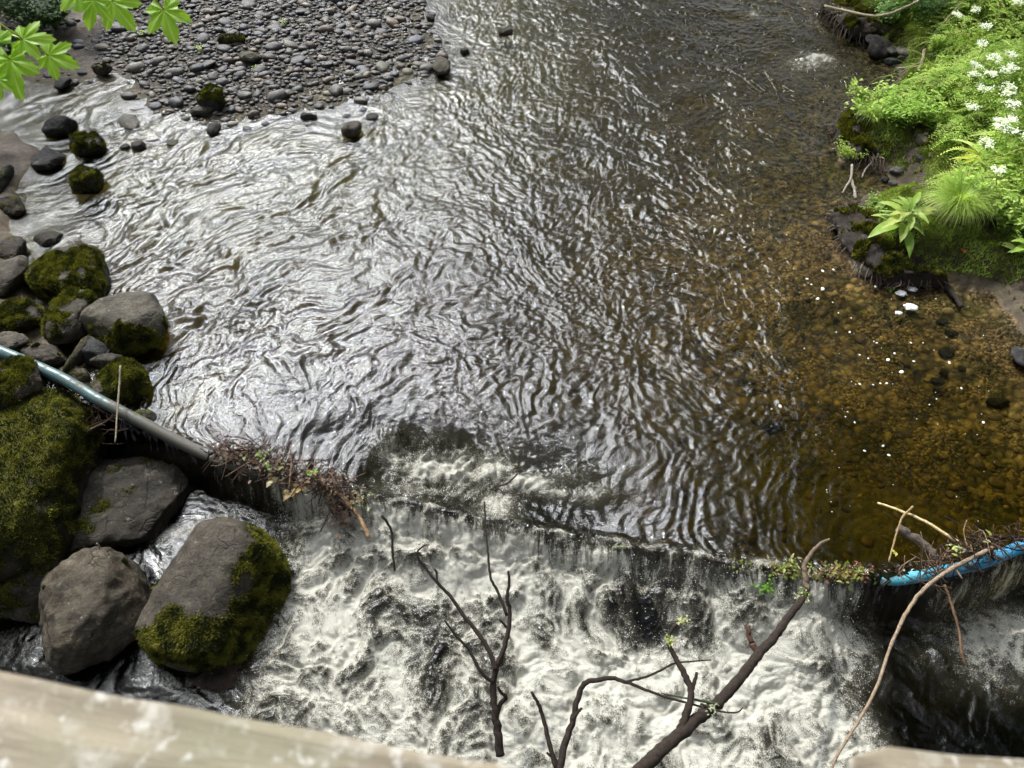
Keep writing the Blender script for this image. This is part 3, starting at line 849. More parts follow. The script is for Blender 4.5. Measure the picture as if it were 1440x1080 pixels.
    b('mossy_boulder', 'boulder', 'mossy-topped boulder at the picture edge directly below the pipe', 18, 546, 84, 78, 0.22, 0.7, 5, 74, 0, 14000, moss=.52, mk=.35, mdir=(-.2, .5, .8), col=(.085, .07, .055))
    for i, (u, v, w, h, z, c, l) in enumerate([(75, 575, 70, 30, .0, BROWN, 'flat brown stone below the middle of the sloping pipe'), (110, 600, 60, 34, -.08, DARK, 'dark stone in the gap between pipe and mossy block'),
                                               (40, 600, 60, 30, .05, BROWN, 'brown stone wedged over the corner of the mossy block'), (200, 590, 40, 26, 0.0, DARK, 'black wet stone right of the moss cushion under the pipe'),
                                               (95, 530, 60, 30, .04, TAN, 'pale muddy stone right above the pipe near its grime-free stretch'), (30, 520, 60, 24, .1, BROWN, 'brown stone hidden behind the pipe at the picture edge')]):
        b('stone', 'stone', l, u, v, w, h, z, 0.4, 4, 80 + i, 0, 0, moss=0.0, col=c)
    # stones standing in the shallows, upper left
    for i, (n, u, v, w, h, z, kz, c, mo, fz, rot, l) in enumerate([
        ('stone', 84, 178, 46, 32, .06, .6, DARK, -.3, 0, 0, 'round charcoal stone in the shallows by the mud, uppermost of five'),
        ('mossy_stone', 129, 204, 56, 32, .05, .5, DARK, .42, 5000, -8, 'mossy oval stone below the round charcoal one in the bright shallows'),
        ('stone', 66, 224, 46, 34, .04, .4, DARK, -.2, 0, 28, 'slanting flat dark stone beside the mud patch'),
        ('mossy_stone', 120, 255, 46, 37, .06, .75, (.05, .05, .04), .55, 6000, 0, 'dark square-cut stone with a moss cap alone in the bright water'),
        ('stone', 182, 172, 26, 24, .01, .25, (.15, .15, .14), -.3, 0, 40, 'pale thin oval stone awash at the gravel edge'),
        ('stone', 196, 205, 20, 16, .03, .6, DARK, -.3, 0, 0, 'small round dark stone right of the mossy oval one'),
        ('stone', 176, 207, 14, 8, .01, .4, DARK, -.3, 0, 0, 'tiny dark stone touching the small round dark one'),
        ('stone', 241, 201, 17, 9, .01, .3, (.1, .1, .09), -.3, 0, 0, 'tiny flat grey stone awash in the white glare'),
        ('mossy_stone', 300, 138, 42, 30, .12, .6, DARK, .5, 4000, 5, 'moss-capped stone bigger than the gravel round it'),
        ('stone', 300, 181, 18, 20, .03, .7, (.04, .04, .04), -.3, 0, 0, 'black knob of stone where gravel meets the glare'),
        ('stone', 285, 155, 34, 14, .05, .3, GREY, -.3, 0, 10, 'flat grey stone below the moss-capped one'),
        ('stone', 495, 183, 29, 24, .04, .7, (.09, .08, .06), .0, 0, 0, 'dark pointed stone standing alone off the gravel bar'),
        ('stone', 525, 165, 20, 12, .0, .4, DARK, -.2, 0, 25, 'small dark stone above the lone pointed stone'),
        ('stone', 433, 164, 28, 11, .02, .4, DARK, -.3, 0, 0, 'long flat dark stone awash off the gravel bar'),
        ('stone', 70, 337, 44, 20, .0, .35, (.045, .04, .03), -.1, 0, 10, 'low black stone awash above the boulder heap'),
        ('stone', 12, 292, 50, 26, .04, .4, BROWN, .1, 0, -25, 'brown sloping stone at the picture edge below the mud'),
        ('stone', 15, 352, 36, 36, .05, .5, BROWN, 0, 0, 0, 'brown stone at the picture edge above the plain grey boulder'),
        ('stone', 2, 255, 14, 44, .12, 1.3, (.04, .04, .03), .2, 0, 0, 'narrow black stone cut by the picture edge'),
        ('stone', 654, 72, 14, 9, .03, .6, DARK, -.3, 0, 0, 'small dark stone off the tip of the gravel bar'),
        ('stone', 605, 24, 13, 9, .03, .6, DARK, -.3, 0, 0, 'small dark stone near the top edge beside the gravel'),
        ('stone', 711, 45, 22, 13, .03, .5, BROWN, 0, 0, 20, 'pointed brown stone breaking the water mid-stream'),
        ('stone', 621, 92, 26, 24, .08, .6, (.10, .09, .07), -.1, 0, 0, 'olive-brown stone, biggest at the tip of the gravel bar'),
        ('stone', 325, 56, 40, 14, .1, .35, (.09, .08, .06), .5, 1200, 0, 'flat mossy stone in the middle of the gravel bar'),
        ('stone', 350, 80, 34, 16, .1, .4, (.15, .15, .12), 0, 0, -8, 'long olive-grey stone in the middle of the gravel bar'),
        ('stone', 145, 98, 28, 15, .08, .5, BROWN, .2, 600, 0, 'brown stone half sunk in mud under the leaves'),
        ('stone', 88, 117, 22, 16, .05, .5, DARK, -.3, 0, 0, 'dark stone at the edge of the brown backwater'),
    ]):
        b(n, 'stone', l, u, v, w, h, z, kz, 5 if w > 30 else 4, 100 + i, rot, fz, col=c, moss=mo, mk=.25)
    # right bank
    for i, (n, u, v, w, h, z, kz, c, mo, fz, l) in enumerate([
        ('mossy_stone', 1266, 36, 22, 13, .22, .6, BROWN, .9, 2500, 'uppermost of three bright moss cushions on the bank stones'),
        ('mossy_stone', 1264, 51, 27, 17, .2, .6, BROWN, .9, 3000, 'moss cushion nearest the water of the three on the right bank'),
        ('mossy_stone', 1290, 43, 24, 15, .25, .6, BROWN, .9, 2500, 'moss cushion farthest from the water of the three on the right bank'),
        ('stone', 1224, 29, 20, 20, .15, .7, DARK, -.3, 0, 'dark upright stone at the top of the right bank stones'),
        ('stone', 1228, 44, 20, 14, .12, .5, DARK, -.3, 0, 'dark stone just below the upright one on the right bank'),
        ('stone', 1226, 57, 20, 14, .1, .5, (.06, .06, .07), -.3, 0, 'black smooth stone above the large crumbling one'),
        ('stone', 1236, 66, 34, 28, .08, .6, (.045, .04, .04), -.3, 0, 'largest black crumbling stone at the waterline of the right bank'),
        ('stone', 1253, 70, 18, 16, .1, .5, GREY, -.1, 0, 'mid grey stone right of the largest black one'),
        ('stone', 1271, 72, 20, 13, .14, .4, (.22, .21, .2), -.3, 0, 'pale flat stone on the mud of the right bank'),
        ('stone', 1256, 86, 24, 11, .03, .4, (.06, .065, .08), -.3, 0, 'wet blue-black flat stone at the waterline of the right bank'),
        ('stone', 1246, 40, 22, 16, .17, .5, (.12, .12, .09), .3, 500, 'olive grey stone between the black stones and moss cushions'),
        ('stone', 1271, 81, 20, 7, .1, .3, GREY, -.3, 0, 'thin grey slab under the pale flat stone'),
        ('stone', 1290, 186, 22, 16, .3, .5, DARK, -.3, 0, 'dark stone under the leafy clump, uppermost in the hollow'),
        ('stone', 1276, 203, 20, 14, .2, .5, BROWN, -.3, 0, 'brown stone in the hollow of the right bank'),
        ('stone', 1302, 196, 34, 24, .3, .5, (.11, .11, .08), .25, 800, 'broad mossy stone at the back of the hollow'),
        ('stone', 1281, 219, 26, 18, .14, .5, DARK, -.3, 0, 'dark wet stone in the middle of the hollow'),
        ('stone', 1300, 226, 30, 18, .2, .5, DARK, -.3, 0, 'dark stone at the right of the hollow'),
        ('stone', 1262, 240, 22, 13, .06, .5, (.17, .17, .18), -.3, 0, 'pale grey oval stone lowest in the hollow by the water'),
        ('stone', 1283, 236, 18, 12, .1, .5, DARK, -.3, 0, 'small dark stone right of the pale oval one'),
        ('stone', 1256, 258, 14, 9, .1, .5, (.17, .17, .17), -.3, 0, 'small pale stone above the broad-leaved plant'),
        ('stone', 1244, 252, 12, 8, .02, .5, DARK, -.3, 0, 'tiny dark stone at the mouth of the hollow'),
        ('stone', 1214, 374, 26, 30, .04, .7, (.45, .44, .38), .1, 500, 'whitish stone with a wet foot under the mossy bank'),
        ('stone', 1436, 500, 24, 34, .05, .5, (.05, .05, .06), -.3, 0, 'black stone cut by the right picture edge above the beach'),
    ]):
        b(n, 'stone', l, u, v, w, h, z, kz, 4, 140 + i, 0, fz, col=c, moss=mo, mk=.2)
    for i, (u, v, w, h, l) in enumerate([(1326, 453, 20, 12, 'submerged stone, topmost of the row in the amber shallows'), (1338, 468, 20, 13, 'second submerged stone from the top of the amber shallows'),
                                         (1332, 496, 24, 16, 'largest submerged black stone of the amber shallows'), (1327, 523, 15, 12, 'small submerged stone below the largest black one'),
                                         (1317, 537, 22, 12, 'lowest submerged stone of the row in the amber shallows'), (1352, 518, 12, 9, 'submerged stone right of the row in the amber shallows'),
                                         (1402, 566, 34, 16, 'mossy dark submerged stone toward the right picture edge'), (1085, 598, 30, 14, 'faint submerged stone in midstream brown water')]):
        b('submerged_stone', 'stone', l, u, v, w, h, -0.06 if u > 1200 else -.2, 0.4, 4, 170 + i, 0, 0, col=(.035, .028, .018), moss=-.2)


def pebble_base(seed, sub):
    r_ = np.random.RandomState(seed)
    D, Fc = _ico[sub]
    V = D * np.array([1, r_.uniform(.55, .85), r_.uniform(.3, .55)])
    V = V * (1 + 0.16 * fbm3(D, 1.2, 2, seed))[:, None]
    return V, Fc


PCOL = [(.046, .046, .050), (.065, .062, .058), (.024, .024, .026), (.070, .056, .042), (.056, .056, .038), (.12, .112, .10), (.038, .042, .054), (.052, .040, .032)]
PNAME = ['slate-grey', 'mid-grey', 'near-black', 'brownish', 'olive-grey', 'pale grey', 'blue-grey', 'dark brown']


def build_pebbles():
    r_ = np.random.RandomState(5)
    lo, hi = POLY_G.min(0), POLY_G.max(0)
    x0, x1, y0, y1 = -8.2, -0.6, 8.2, 18.5
    pts = []
    for sp, ra, rb, dens in ((0.36, .08, .14, .8), (0.17, .05, .085, .9), (0.085, .028, .05, 1.0)):
        gx, gy = np.meshgrid(np.arange(x0, x1, sp), np.arange(y0, y1, sp))
        gx = gx.ravel() + r_.uniform(-.5, .5, gx.size) * sp; gy = gy.ravel() + r_.uniform(-.5, .5, gy.size) * sp
        sdv = sd_poly(gx, gy, POLY_GRAVEL) + .28 * fbm2(gx * 1.1, gy * 1.1, 3, 66) - .05
        mud = sd_poly(gx, gy, POLY_G)
        prob = np.where(sdv > -0.02, dens * np.clip(.72 + .25 * sdv, 0, 1), np.where(mud > 0, .14, np.where(sdv > -0.45, .35 * dens * (1 + sdv / .45), .0)))
        k = r_.rand(gx.size) < prob
        rr = r_.uniform(ra, rb, gx.size) * np.where(sdv > -0.02, 1, .85)
        pts.append(np.stack([gx, gy, rr], 1)[k])
    # keep the small ones off the big ones
    big = np.concatenate(pts[:2]); sm = pts[2]
    keep = np.ones(len(sm), bool)
    for i in range(0, len(sm), 800):
        d = np.hypot(sm[i:i + 800, None, 0] - big[None, :, 0], sm[i:i + 800, None, 1] - big[None, :, 1])
        keep[i:i + 800] = (d > big[None, :, 2] * 0.55).all(1)
    P = np.concatenate([big, sm[keep]])
    z = ground_h(P[:, 0], P[:, 1]) + P[:, 2] * 0.16
    P = np.concatenate([P, z[:, None]], 1)
    sc = P[:, 2] / np.hypot(P[:, 1], 5)
    dep = P[:, 1] * sa * 0
    infr = (np.abs(P[:, 0] / (P[:, 1] * ca + 5 * sa) * F) < 735) & (P[:, 1] < 11.9)
    order = np.argsort(-(sc * infr))
    ind, rest = order[:300], order[300:]
    protos = []
    for k in range(12):
        V, Fc = pebble_base(k, 3)
        c = PCOL[k % 8]
        me = mesh_np('pebble', V, Fc, {'Col': np.tile(np.array([*c, 1.0]), (len(V), 1))}, True, M['pebble'])
        protos.append(me)
    first = {}
    for j, i in enumerate(ind):
        k = rnd.randrange(12)
        x, y, r, zz = P[i]
        if k in first:
            o = first[k].copy(); COL.objects.link(o)
        else:
            o = bpy.data.objects.new('pebble', protos[k]); COL.objects.link(o); first[k] = o
            cn = PNAME[k % 8]
            o['label'] = 'rounded %s pebble lying on the gravel bar among hundreds like it' % cn
            o['category'] = 'pebble'; o['group'] = '%s pebbles on the gravel bar' % cn
        o.location = (x, y, zz); o.scale = (r, r, r * rnd.uniform(.8, 1.15))
        o.rotation_euler = (rnd.uniform(-.25, .25), rnd.uniform(-.25, .25), rnd.uniform(-.7, .7) if rnd.random() < .7 else rnd.uniform(0, PI))
    base = [pebble_base(20 + k, 2) for k in range(10)]
    VV, FF, KK, n = [], [], [], 0
    rest = rest[(P[rest, 1] < 19)]
    for i in rest:
        V, Fc = base[r_.randint(10)]
        x, y, r, zz = P[i]
        a = r_.uniform(-.7, .7) if r_.rand() < .7 else r_.uniform(0, PI)
        c_, s_ = math.cos(a), math.sin(a)
        W = V * r
        W = np.stack([W[:, 0] * c_ - W[:, 1] * s_, W[:, 0] * s_ + W[:, 1] * c_, W[:, 2] + W[:, 0] * r_.uniform(-.25, .25)], 1) + (x, y, zz)
        col = np.array(PCOL[r_.randint(8)]) * r_.uniform(.5, 1.6)
        VV.append(W); FF.append(Fc + n); KK.append(np.tile([*col, 1], (len(W), 1))); n += len(W)
    me = mesh_np('gravel', np.concatenate(VV), np.concatenate(FF), {'Col': np.concatenate(KK)}, True, M['pebble'])
    print('pebbles', len(P))
    link('gravel', me, kind='stuff', label='smaller wet pebbles filling the gravel bar', cat='gravel')
    # stones of the river bed seen through the water
    VV, FF, KK, n = [], [], [], 0
    cnt = 0
    while cnt < 800:
        x, y = r_.uniform(-1.5, 6.0), r_.uniform(2.3, 9.5)
        if r_.rand() > (1.0 if (x > 0.2 and y < 4.1) else .22) or y < yw(x) + .12 or (x < 1.0 and y < 4.4):
            continue
        h = gh(x, y)
        if h > 0.0:
            cnt += 1; continue
        V, Fc = base[r_.randint(10)]
        r = r_.uniform(.015, .05) * (1 if r_.rand() < .85 else 1.7)
        a = r_.uniform(0, PI); c_, s_ = math.cos(a), math.sin(a)
        W = V * r
        W = np.stack([W[:, 0] * c_ - W[:, 1] * s_, W[:, 0] * s_ + W[:, 1] * c_, W[:, 2]], 1) + (x, y, min(h - r * .1, -.02 - r * .4))
        col = np.array([(.13, .08, .03), (.10, .062, .026), (.22, .15, .06), (.08, .055, .03), (.12, .08, .04)][r_.randint(5)]) * r_.uniform(.7, 1.2)
        VV.append(W); FF.append(Fc + n); KK.append(np.tile([*col, 1], (len(W), 1))); n += len(W); cnt += 1
    me = mesh_np('bed_gravel', np.concatenate(VV), np.concatenate(FF), {'Col': np.concatenate(KK)}, True, M['pebble'])
    link('bed_gravel', me, kind='stuff', label='amber and brown stones on the river bed', cat='gravel')


# ------------------------------------------------------------------ pipe, rail
def build_pipe():
    pts = [p + np.array([0, 0, -0.045 - 0.065 * (ss(-2.7, -2.0, p[0]) * ss(2.75, 2.2, p[0]))]) for p in CREST]
    P = catmull(pts, 14)
    mb = MB()
    n = len(P); x = P[:, 0]
    blue = np.array([.035, .30, .52]); pale = np.array([.06, .125, .13]); dull = np.array([.03, .065, .06])
    col = np.zeros((n, 4)); col[:, 3] = 1
    for i in range(n):
        k = ss(-3.6, -2.6, x[i]); kr = ss(2.4, 3.0, x[i])
        c = pale * (1 - k) + dull * k
        if x[i] > 0: c = dull * (1 - kr) + (blue * ss(2.6, 3.3, x[i]) + np.array([.06, .40, .50]) * (1 - ss(2.6, 3.3, x[i]))) * kr
        col[i, :3] = c
    tube(mb, P, np.interp(np.linspace(0, 1, n), [0, .5, .75, 1], [.048, .048, .042, .046]), None, 20, rough=.03, cols=col)
    gr = np.interp(x, [-5, -3.7, -3.0, -2.4, 2.3, 2.5, 2.9, 3.3, 6], [.42, .48, .66, 1, 1, .48, .45, .48, .40])
    me = mesh_np('water_pipe', np.concatenate(mb.V), np.concatenate(mb.F), {'Col': np.concatenate(mb.K), 'grime': np.concatenate([np.repeat(gr, 20), gr[:1], gr[-1:]])}, True, M['pipe'])
    link('water_pipe', me, label='long blue-painted pipe spanning the river along the weir crest', cat='pipe')


def beam(name, P0, P1, width, thick, side, label, cat, seed=0):
    "a sawn board with worn rounded edges; P0-P1 is its far top edge, side points to the near edge"
    P0, P1 = np.array(P0), np.array(P1)
    d = P1 - P0; L = np.linalg.norm(d); d /= L
    sv = np.array(side, float); sv -= d * (sv @ d); sv /= np.linalg.norm(sv)
    up = np.array([0, 0, 1.0])
    r = 0.006
    prof = []
    for cx, cz, a0 in ((r, -r, 180), (width - r, -r, 90), (width - r, -thick + r, 0), (r, -thick + r, -90)):
        for k in range(5):
            a = math.radians(a0 - k * 22.5)
            prof.append((cx + r * math.cos(a), cz + r * math.sin(a)))
    prof = np.array(prof); m = len(prof)
    n = int(L / 0.02) + 2
    xs = np.linspace(0, L, n)
    V = []
    for q, x in enumerate(xs):
        e = min(1, min(q, n - 1 - q) / 1.0)
        pr = prof.copy()
        if q in (0, n - 1):
            pr = (pr - [width / 2, -thick / 2]) * np.array([1 - .012 / width, 1 - .012 / thick]) + [width / 2, -thick / 2]
            x = x
        V.append(np.stack([np.full(m, x), pr[:, 0], pr[:, 1]], 1))
    V = np.concatenate(V)
    V[:, 1] += 0.0022 * fbm2(V[:, 0] * 9 + seed, V[:, 2] * 60, 3, 3)
    V[:, 2] += 0.0016 * fbm2(V[:, 0] * 6 + seed, V[:, 1] * 60, 3, 4)
    Fq = []
    for i in range(n - 1):
        for j in range(m):
            k = (j + 1) % m
            Fq.append((i * m + j, i * m + k, (i + 1) * m + k, (i + 1) * m + j))
    Fq = np.array(Fq); T = np.concatenate([Fq[:, [0, 1, 2]], Fq[:, [0, 2, 3]]])
    V = np.concatenate([V, [[0, width / 2, -thick / 2], [L, width / 2, -thick / 2]]]); a, b = len(V) - 2, len(V) - 1
    T = np.concatenate([T, [(a, (j + 1) % m, j) for j in range(m)], [(b, (n - 1) * m + j, (n - 1) * m + (j + 1) % m) for j in range(m)]])
    me = mesh_np(name, V, T, {}, True, M['wood'])
    o = link(name, me, label=label, cat=cat)
    from mathutils import Matrix
    o.matrix_world = Matrix(((d[0], sv[0], up[0], P0[0]), (d[1], sv[1], up[1], P0[1]), (d[2], sv[2], up[2], P0[2]), (0, 0, 0, 1)))
    return o


def build_rail():
    z = 4.56
    a, b = at(0, 941, z), at(740, 1081, z)
    d = (b - a); d /= np.linalg.norm(d)
    side = np.cross(d, [0, 0, 1.0])
    beam('handrail', a - d * 2.5, b + d * 2.5, 0.14, 0.045, side, 'weathered lichen-spotted wooden handrail crossing the bottom left corner', 'handrail')
    root = bpy.data.objects.new('footbridge', None); COL.objects.link(root); root.location = (0, -.6, 3.5)
    root['label'] = 'timber footbridge deck under the photographer, behind the handrail'; root['category'] = 'footbridge'
    for k in range(12):
        o = beam('deck_plank', a * (1, 1, 0) + (0, 0, 3.5) - d * 5 + side * (.02 + .15 * k), b * (1, 1, 0) + (0, 0, 3.5) + d * 6 + side * (.02 + .15 * k), .14, .04, side, None, None, k)
        mw = o.matrix_world.copy(); o.parent = root
        o.matrix_parent_inverse = root.matrix_world.inverted() if False else o.matrix_parent_inverse
        mw.translation -= root.location; o.matrix_local = mw
    a, b = at(1205, 1041, z - 0.03), at(1440, 1062, z - 0.03)
    d = (b - a); d /= np.linalg.norm(d)
    side = np.cross(d, [0, 0, 1.0])
    beam('wooden_board', a, b + d * 0.5, 0.2, 0.028, side, 'weathered board end with a worn corner at the bottom right', 'board', 5)


# ------------------------------------------------------------------ twigs
def pxline(pts):
    "list of (u, v, z, radius in px)"
    P, R = [], []
    for u, v, z, r in pts:
        p = at(u, v, z); P.append(p); R.append(r * slant(p) / F)
    return P, R


def twig(mb, pts, col, n=6, seg=7, rough=0.14, kink=0.12):
    P, R = pxline(pts)
    C_ = catmull(P, n)
    R_ = np.interp(np.linspace(0, 1, len(C_)), np.linspace(0, 1, len(R)), R)
    r_ = np.random.RandomState(int(abs(pts[0][0] * 7 + pts[0][1])) % 9999)
    j = r_.normal(size=C_.shape) * R_[:, None] * kink
    j[0] = 0; j[-1] = 0
    tube(mb, C_ + j, R_, col, seg, rough)


def zl(pts, z0, z1, r0, r1):
    n = len(pts) - 1
    return [(u, v, z0 + (z1 - z0) * i / n, r0 + (r1 - r0) * i / n) for i, (u, v) in enumerate(pts)]


def build_branches():
    bark = (.028, .021, .017)
    # slender dead sapling in the middle
    mb = MB()
    twig(mb, zl([(704, 1062), (700, 1030), (696, 1000), (694, 965), (698, 938)], -.15, .15, 6.5, 4.2), bark)
    sap = link('dead_sapling', mb.mesh('dead_sapling', M['bark']), label='slender forked dead sapling rising from the white water left of the thick branch', cat='branch')
    subs = [zl([(697, 942), (688, 915), (668, 885), (650, 863), (633, 838), (615, 820), (600, 800), (590, 788), (587, 776), (598, 766)], .15, .5, 3.6, 1.1),
            zl([(694, 960), (676, 944), (660, 915), (640, 892), (625, 872)], .1, .35, 3, 1.3),
            zl([(698, 938), (709, 910), (716, 882), (717, 858), (713, 842), (716, 820), (715, 803)], .15, .45, 4, 1.6),
            zl([(713, 866), (700, 832), (690, 812), (686, 775), (683, 738), (681, 705)], .25, .5, 2.4, 1.0),
            zl([(696, 1012), (704, 990), (712, 981), (705, 974), (700, 966)], -.05, .12, 4, 1.8),
            zl([(615, 820), (614, 806), (611, 800)], .4, .45, 2, 1.2), zl([(712, 882), (707, 876), (702, 871)], .25, .3, 1.8, 1.1)]
    for s_ in subs:
        mb = MB(); twig(mb, s_, bark); link('twig', mb.mesh('twig', M['bark']), parent=sap)
    # bent branch between sapling and thick branch
    mb = MB()
    twig(mb, zl([(786, 1086), (795, 1045), (806, 1012), (812, 985), (822, 962), (842, 956), (862, 954), (884, 960)], .3, .5, 5.5, 2.6), bark)
    br = link('dead_branch', mb.mesh('dead_branch', M['bark']), label='thin branch bent over like a hook in front of the rapids', cat='branch')
    for s_ in [zl([(884, 960), (908, 970), (935, 980), (965, 988), (1000, 998)], .5, .55, 2.4, 1.2), zl([(880, 959), (905, 953), (925, 945), (948, 933), (975, 930), (1000, 928)], .5, .6, 2, .9),
               zl([(783, 1080), (772, 1045), (764, 1010), (757, 990), (747, 973)], .3, .5, 4, 2), zl([(806, 1012), (812, 1002), (818, 996)], .4, .45, 3, 1.8), zl([(790, 1074), (780, 1068), (769, 1058)], .3, .3, 3, 1.6)]:
        mb = MB(); twig(mb, s_, bark); link('twig', mb.mesh('twig', M['bark']), parent=br)
    # thick branch
    mb = MB()
    twig(mb, zl([(880, 1100), (905, 1078), (940, 1046), (985, 1008), (1012, 985), (1042, 952), (1068, 918), (1092, 892), (1108, 868), (1126, 846), (1135, 828)], .75, .2, 10.0, 4.2), (.030, .023, .018), 8, 14, .22, .06)
    br = link('dead_branch', mb.mesh('dead_branch', M['bark']), label='thickest dead branch slanting up to the pipe at the right', cat='branch')
    for s_, c in [(zl([(1135, 830), (1133, 812), (1131, 795), (1142, 777), (1155, 764), (1167, 758)], .2, .35, 4.5, 1.8), (.13, .10, .07)), (zl([(1131, 806), (1124, 792), (1120, 784)], .22, .26, 2.5, 1.2), bark),
                  (zl([(1066, 918), (1058, 905), (1053, 892), (1053, 880)], .33, .42, 5, 3.0), (.09, .05, .035)),
                  (zl([(956, 1030), (966, 1000), (972, 975), (962, 948), (950, 925), (940, 905), (943, 888), (958, 875), (985, 870)], .62, .7, 6, 1.6), bark),
                  (zl([(972, 975), (976, 960), (980, 945)], .64, .66, 3.5, 2), bark), (zl([(1010, 990), (985, 985), (965, 982), (930, 975)], .58, .6, 2.4, .9), (.05, .06, .03)), (zl([(985, 990), (1010, 1000), (1035, 1002), (1045, 995)], .6, .65, 1.8, .8), bark)]:
        mb = MB(); twig(mb, s_, c); link('twig', mb.mesh('twig', M['bark']), parent=br)
    # lichen and moss tufts on the thick branch and its twig
    r_ = np.random.RandomState(17)
    for (u, v, z, sp, n, cs) in [(1128, 838, .22, 9, 120, [(.10, .14, .02), (.35, .36, .22)]), (942, 900, .68, 6, 70, [(.40, .42, .20), (.25, .28, .08)]), (960, 873, .7, 8, 40, [(.40, .42, .20), (.3, .3, .16)]), (1100, 880, .3, 6, 24, [(.30, .32, .20)]), (1000, 995, .6, 8, 26, [(.28, .30, .20)])]:
        mb = MB()
        for i in range(n):
            p = at(u + r_.normal() * sp * .5, v + r_.normal() * sp * .5, z + r_.uniform(0, .04))
            leaf_blade(mb, p, r_.uniform(0, 2 * PI), r_.uniform(-.5, 1), .022 * r_.uniform(.5, 1.1), .010, .9, np.array(cs[r_.randint(len(cs))]) * r_.uniform(.6, 1.2), 2)
        link('lichen', mb.mesh('lichen', M['moss']), parent=br)
    tan = (.21, .16, .11)
    for l, n, c, pts in [
        ('long tan twig arching down from the blue pipe to the bottom edge', 'arched_twig', tan, zl([(1166, 1088), (1180, 1058), (1205, 1018), (1232, 968), (1250, 915), (1272, 866), (1300, 828), (1338, 800), (1372, 782), (1395, 770)], .35, .3, 1.8, 3.4)),
        ('short reddish twig hanging below the blue pipe', 'hanging_twig', (.20, .12, .07), zl([(1328, 822), (1338, 850), (1348, 885), (1352, 915), (1357, 935)], .15, -.1, 2, 1.8)),
        ('straight straw-coloured stalk above the blue pipe', 'dry_stalk', (.42, .33, .17), zl([(1234, 707), (1262, 717), (1300, 733), (1356, 768)], .05, .22, 1.6, 2.4)),
        ('thin bent stalk standing left of the straight straw-coloured one', 'dry_stalk', (.28, .2, .1), zl([(1284, 712), (1268, 730), (1258, 760), (1250, 790)], .2, .02, 1.8, 1.2)),
        ('dark thin twig dangling in the fall left of the sapling', 'hanging_twig', (.03, .025, .02), zl([(537, 725), (550, 745), (552, 775), (555, 803)], .1, -.15, 2, 1.6)),
        ('tiny dark twig in the white water right of the thick branch', 'hanging_twig', (.04, .03, .025), zl([(1163, 880), (1166, 893), (1168, 907)], -.25, -.3, 1.8, 1.4)),
        ('forked dark twig riding on the foam above the pipe', 'floating_twig', (.06, .05, .05), zl([(700, 684), (712, 680), (722, 672), (728, 666)], -.08, .02, 1.8, 1.2)),
        ('tan curved stick hanging off the twig tangle over the fall', 'curved_stick', (.34, .22, .12), zl([(434, 664), (462, 682), (485, 702), (505, 728), (520, 756)], .12, -.1, 3.5, 3.0)),
        ('thin grey stick standing against the moss cushion above the pipe', 'thin_stick', (.22, .19, .14), zl([(169, 514), (168, 540), (165, 580), (162, 622)], .35, .2, 1.4, 1.2)),
        ('thin brown twig lying across the gap below the pipe', 'thin_stick', (.16, .11, .07), zl([(100, 618), (125, 605), (150, 592), (163, 580)], .0, .1, 1.2, 1)),
        ('small pale twig sprouting behind the bare grey-brown boulder', 'thin_stick', (.3, .27, .2), zl([(131, 788), (137, 778), (140, 770), (136, 764)], -.05, .1, 1.6, 1)),
        ('grey-brown sunken log right of the weir above the blue pipe', 'sunken_log', (.10, .085, .07), zl([(1262, 742), (1285, 755), (1305, 770), (1318, 785)], .03, .0, 7, 5)),
        ('pale twig in the amber shallows beside the white shred', 'thin_stick', (.2, .13, .05), zl([(1262, 480), (1252, 470), (1264, 458)], -.02, 0, 1.2, 1)),
        ('black stick with a white tip at the edge of the muddy beach', 'beach_stick', (.03, .025, .02), zl([(1330, 402), (1342, 415), (1352, 432)], .03, .03, 5, 3)),
        ('thin bare twig hanging over the upper right bank', 'bank_twig', (.32, .27, .18), zl([(1160, 8), (1195, 16), (1225, 22), (1255, 18), (1290, 2), (1310, -8)], .3, .9, 1.6, 2)),
        ('pale stalk leaning out of the leaves over the mud, upper right', 'bank_twig', (.38, .33, .2), zl([(1311, 50), (1325, 35), (1340, 18), (1352, 5)], .3, .8, 1.5, 1.4)),
        ('Y-shaped pale root lying on the dark mud of the right bank', 'bank_root', (.34, .28, .19), zl([(1280, 122), (1288, 105), (1297, 85), (1300, 70)], .15, .3, 1.6, 2.4)),
        ('thin pale root crossing below the Y-shaped one', 'bank_root', (.3, .25, .17), zl([(1262, 96), (1275, 95), (1290, 90), (1298, 82)], .12, .25, 1.2, 1.6)),
    ]:
        mb = MB(); twig(mb, pts, c, 6, 8 if pts[0][3] > 3 else 6, .3)
        link(n, mb.mesh(n, M['bark']), label=l, cat={'bank_root': 'root', 'sunken_log': 'log', 'dry_stalk': 'stalk'}.get(n, 'stick' if 'stick' in n else 'twig'))


def tangle(mb, cu, cv, ru, rv, z, n, lmin, lmax, cols, seed, rad=(0.002, 0.006), zr=0.12, slope=None):
    r_ = np.random.RandomState(seed)
    for i in range(n):
        a, b = r_.normal(size=2) * .45
        u, v = cu + a * ru, cv + b * rv + (slope or 0) * a * ru
        p = at(u, v, z + abs(r_.normal()) * zr * .5)
        L = r_.uniform(lmin, lmax); th = r_.uniform(0, 2 * PI); el = r_.normal() * .35
        d = np.array([math.cos(th) * math.cos(el), math.sin(th) * math.cos(el), math.sin(el)])
        bend = r_.normal(size=3) * L * .22
        P = catmull([p - d * L / 2, p + bend * .5, p + d * L / 2 + bend * -.2], 4)
        rr = r_.uniform(*rad)
        tube(mb, P, [rr, rr, rr * .5], np.array(cols[r_.randint(len(cols))]) * r_.uniform(.6, 1.3), 5)


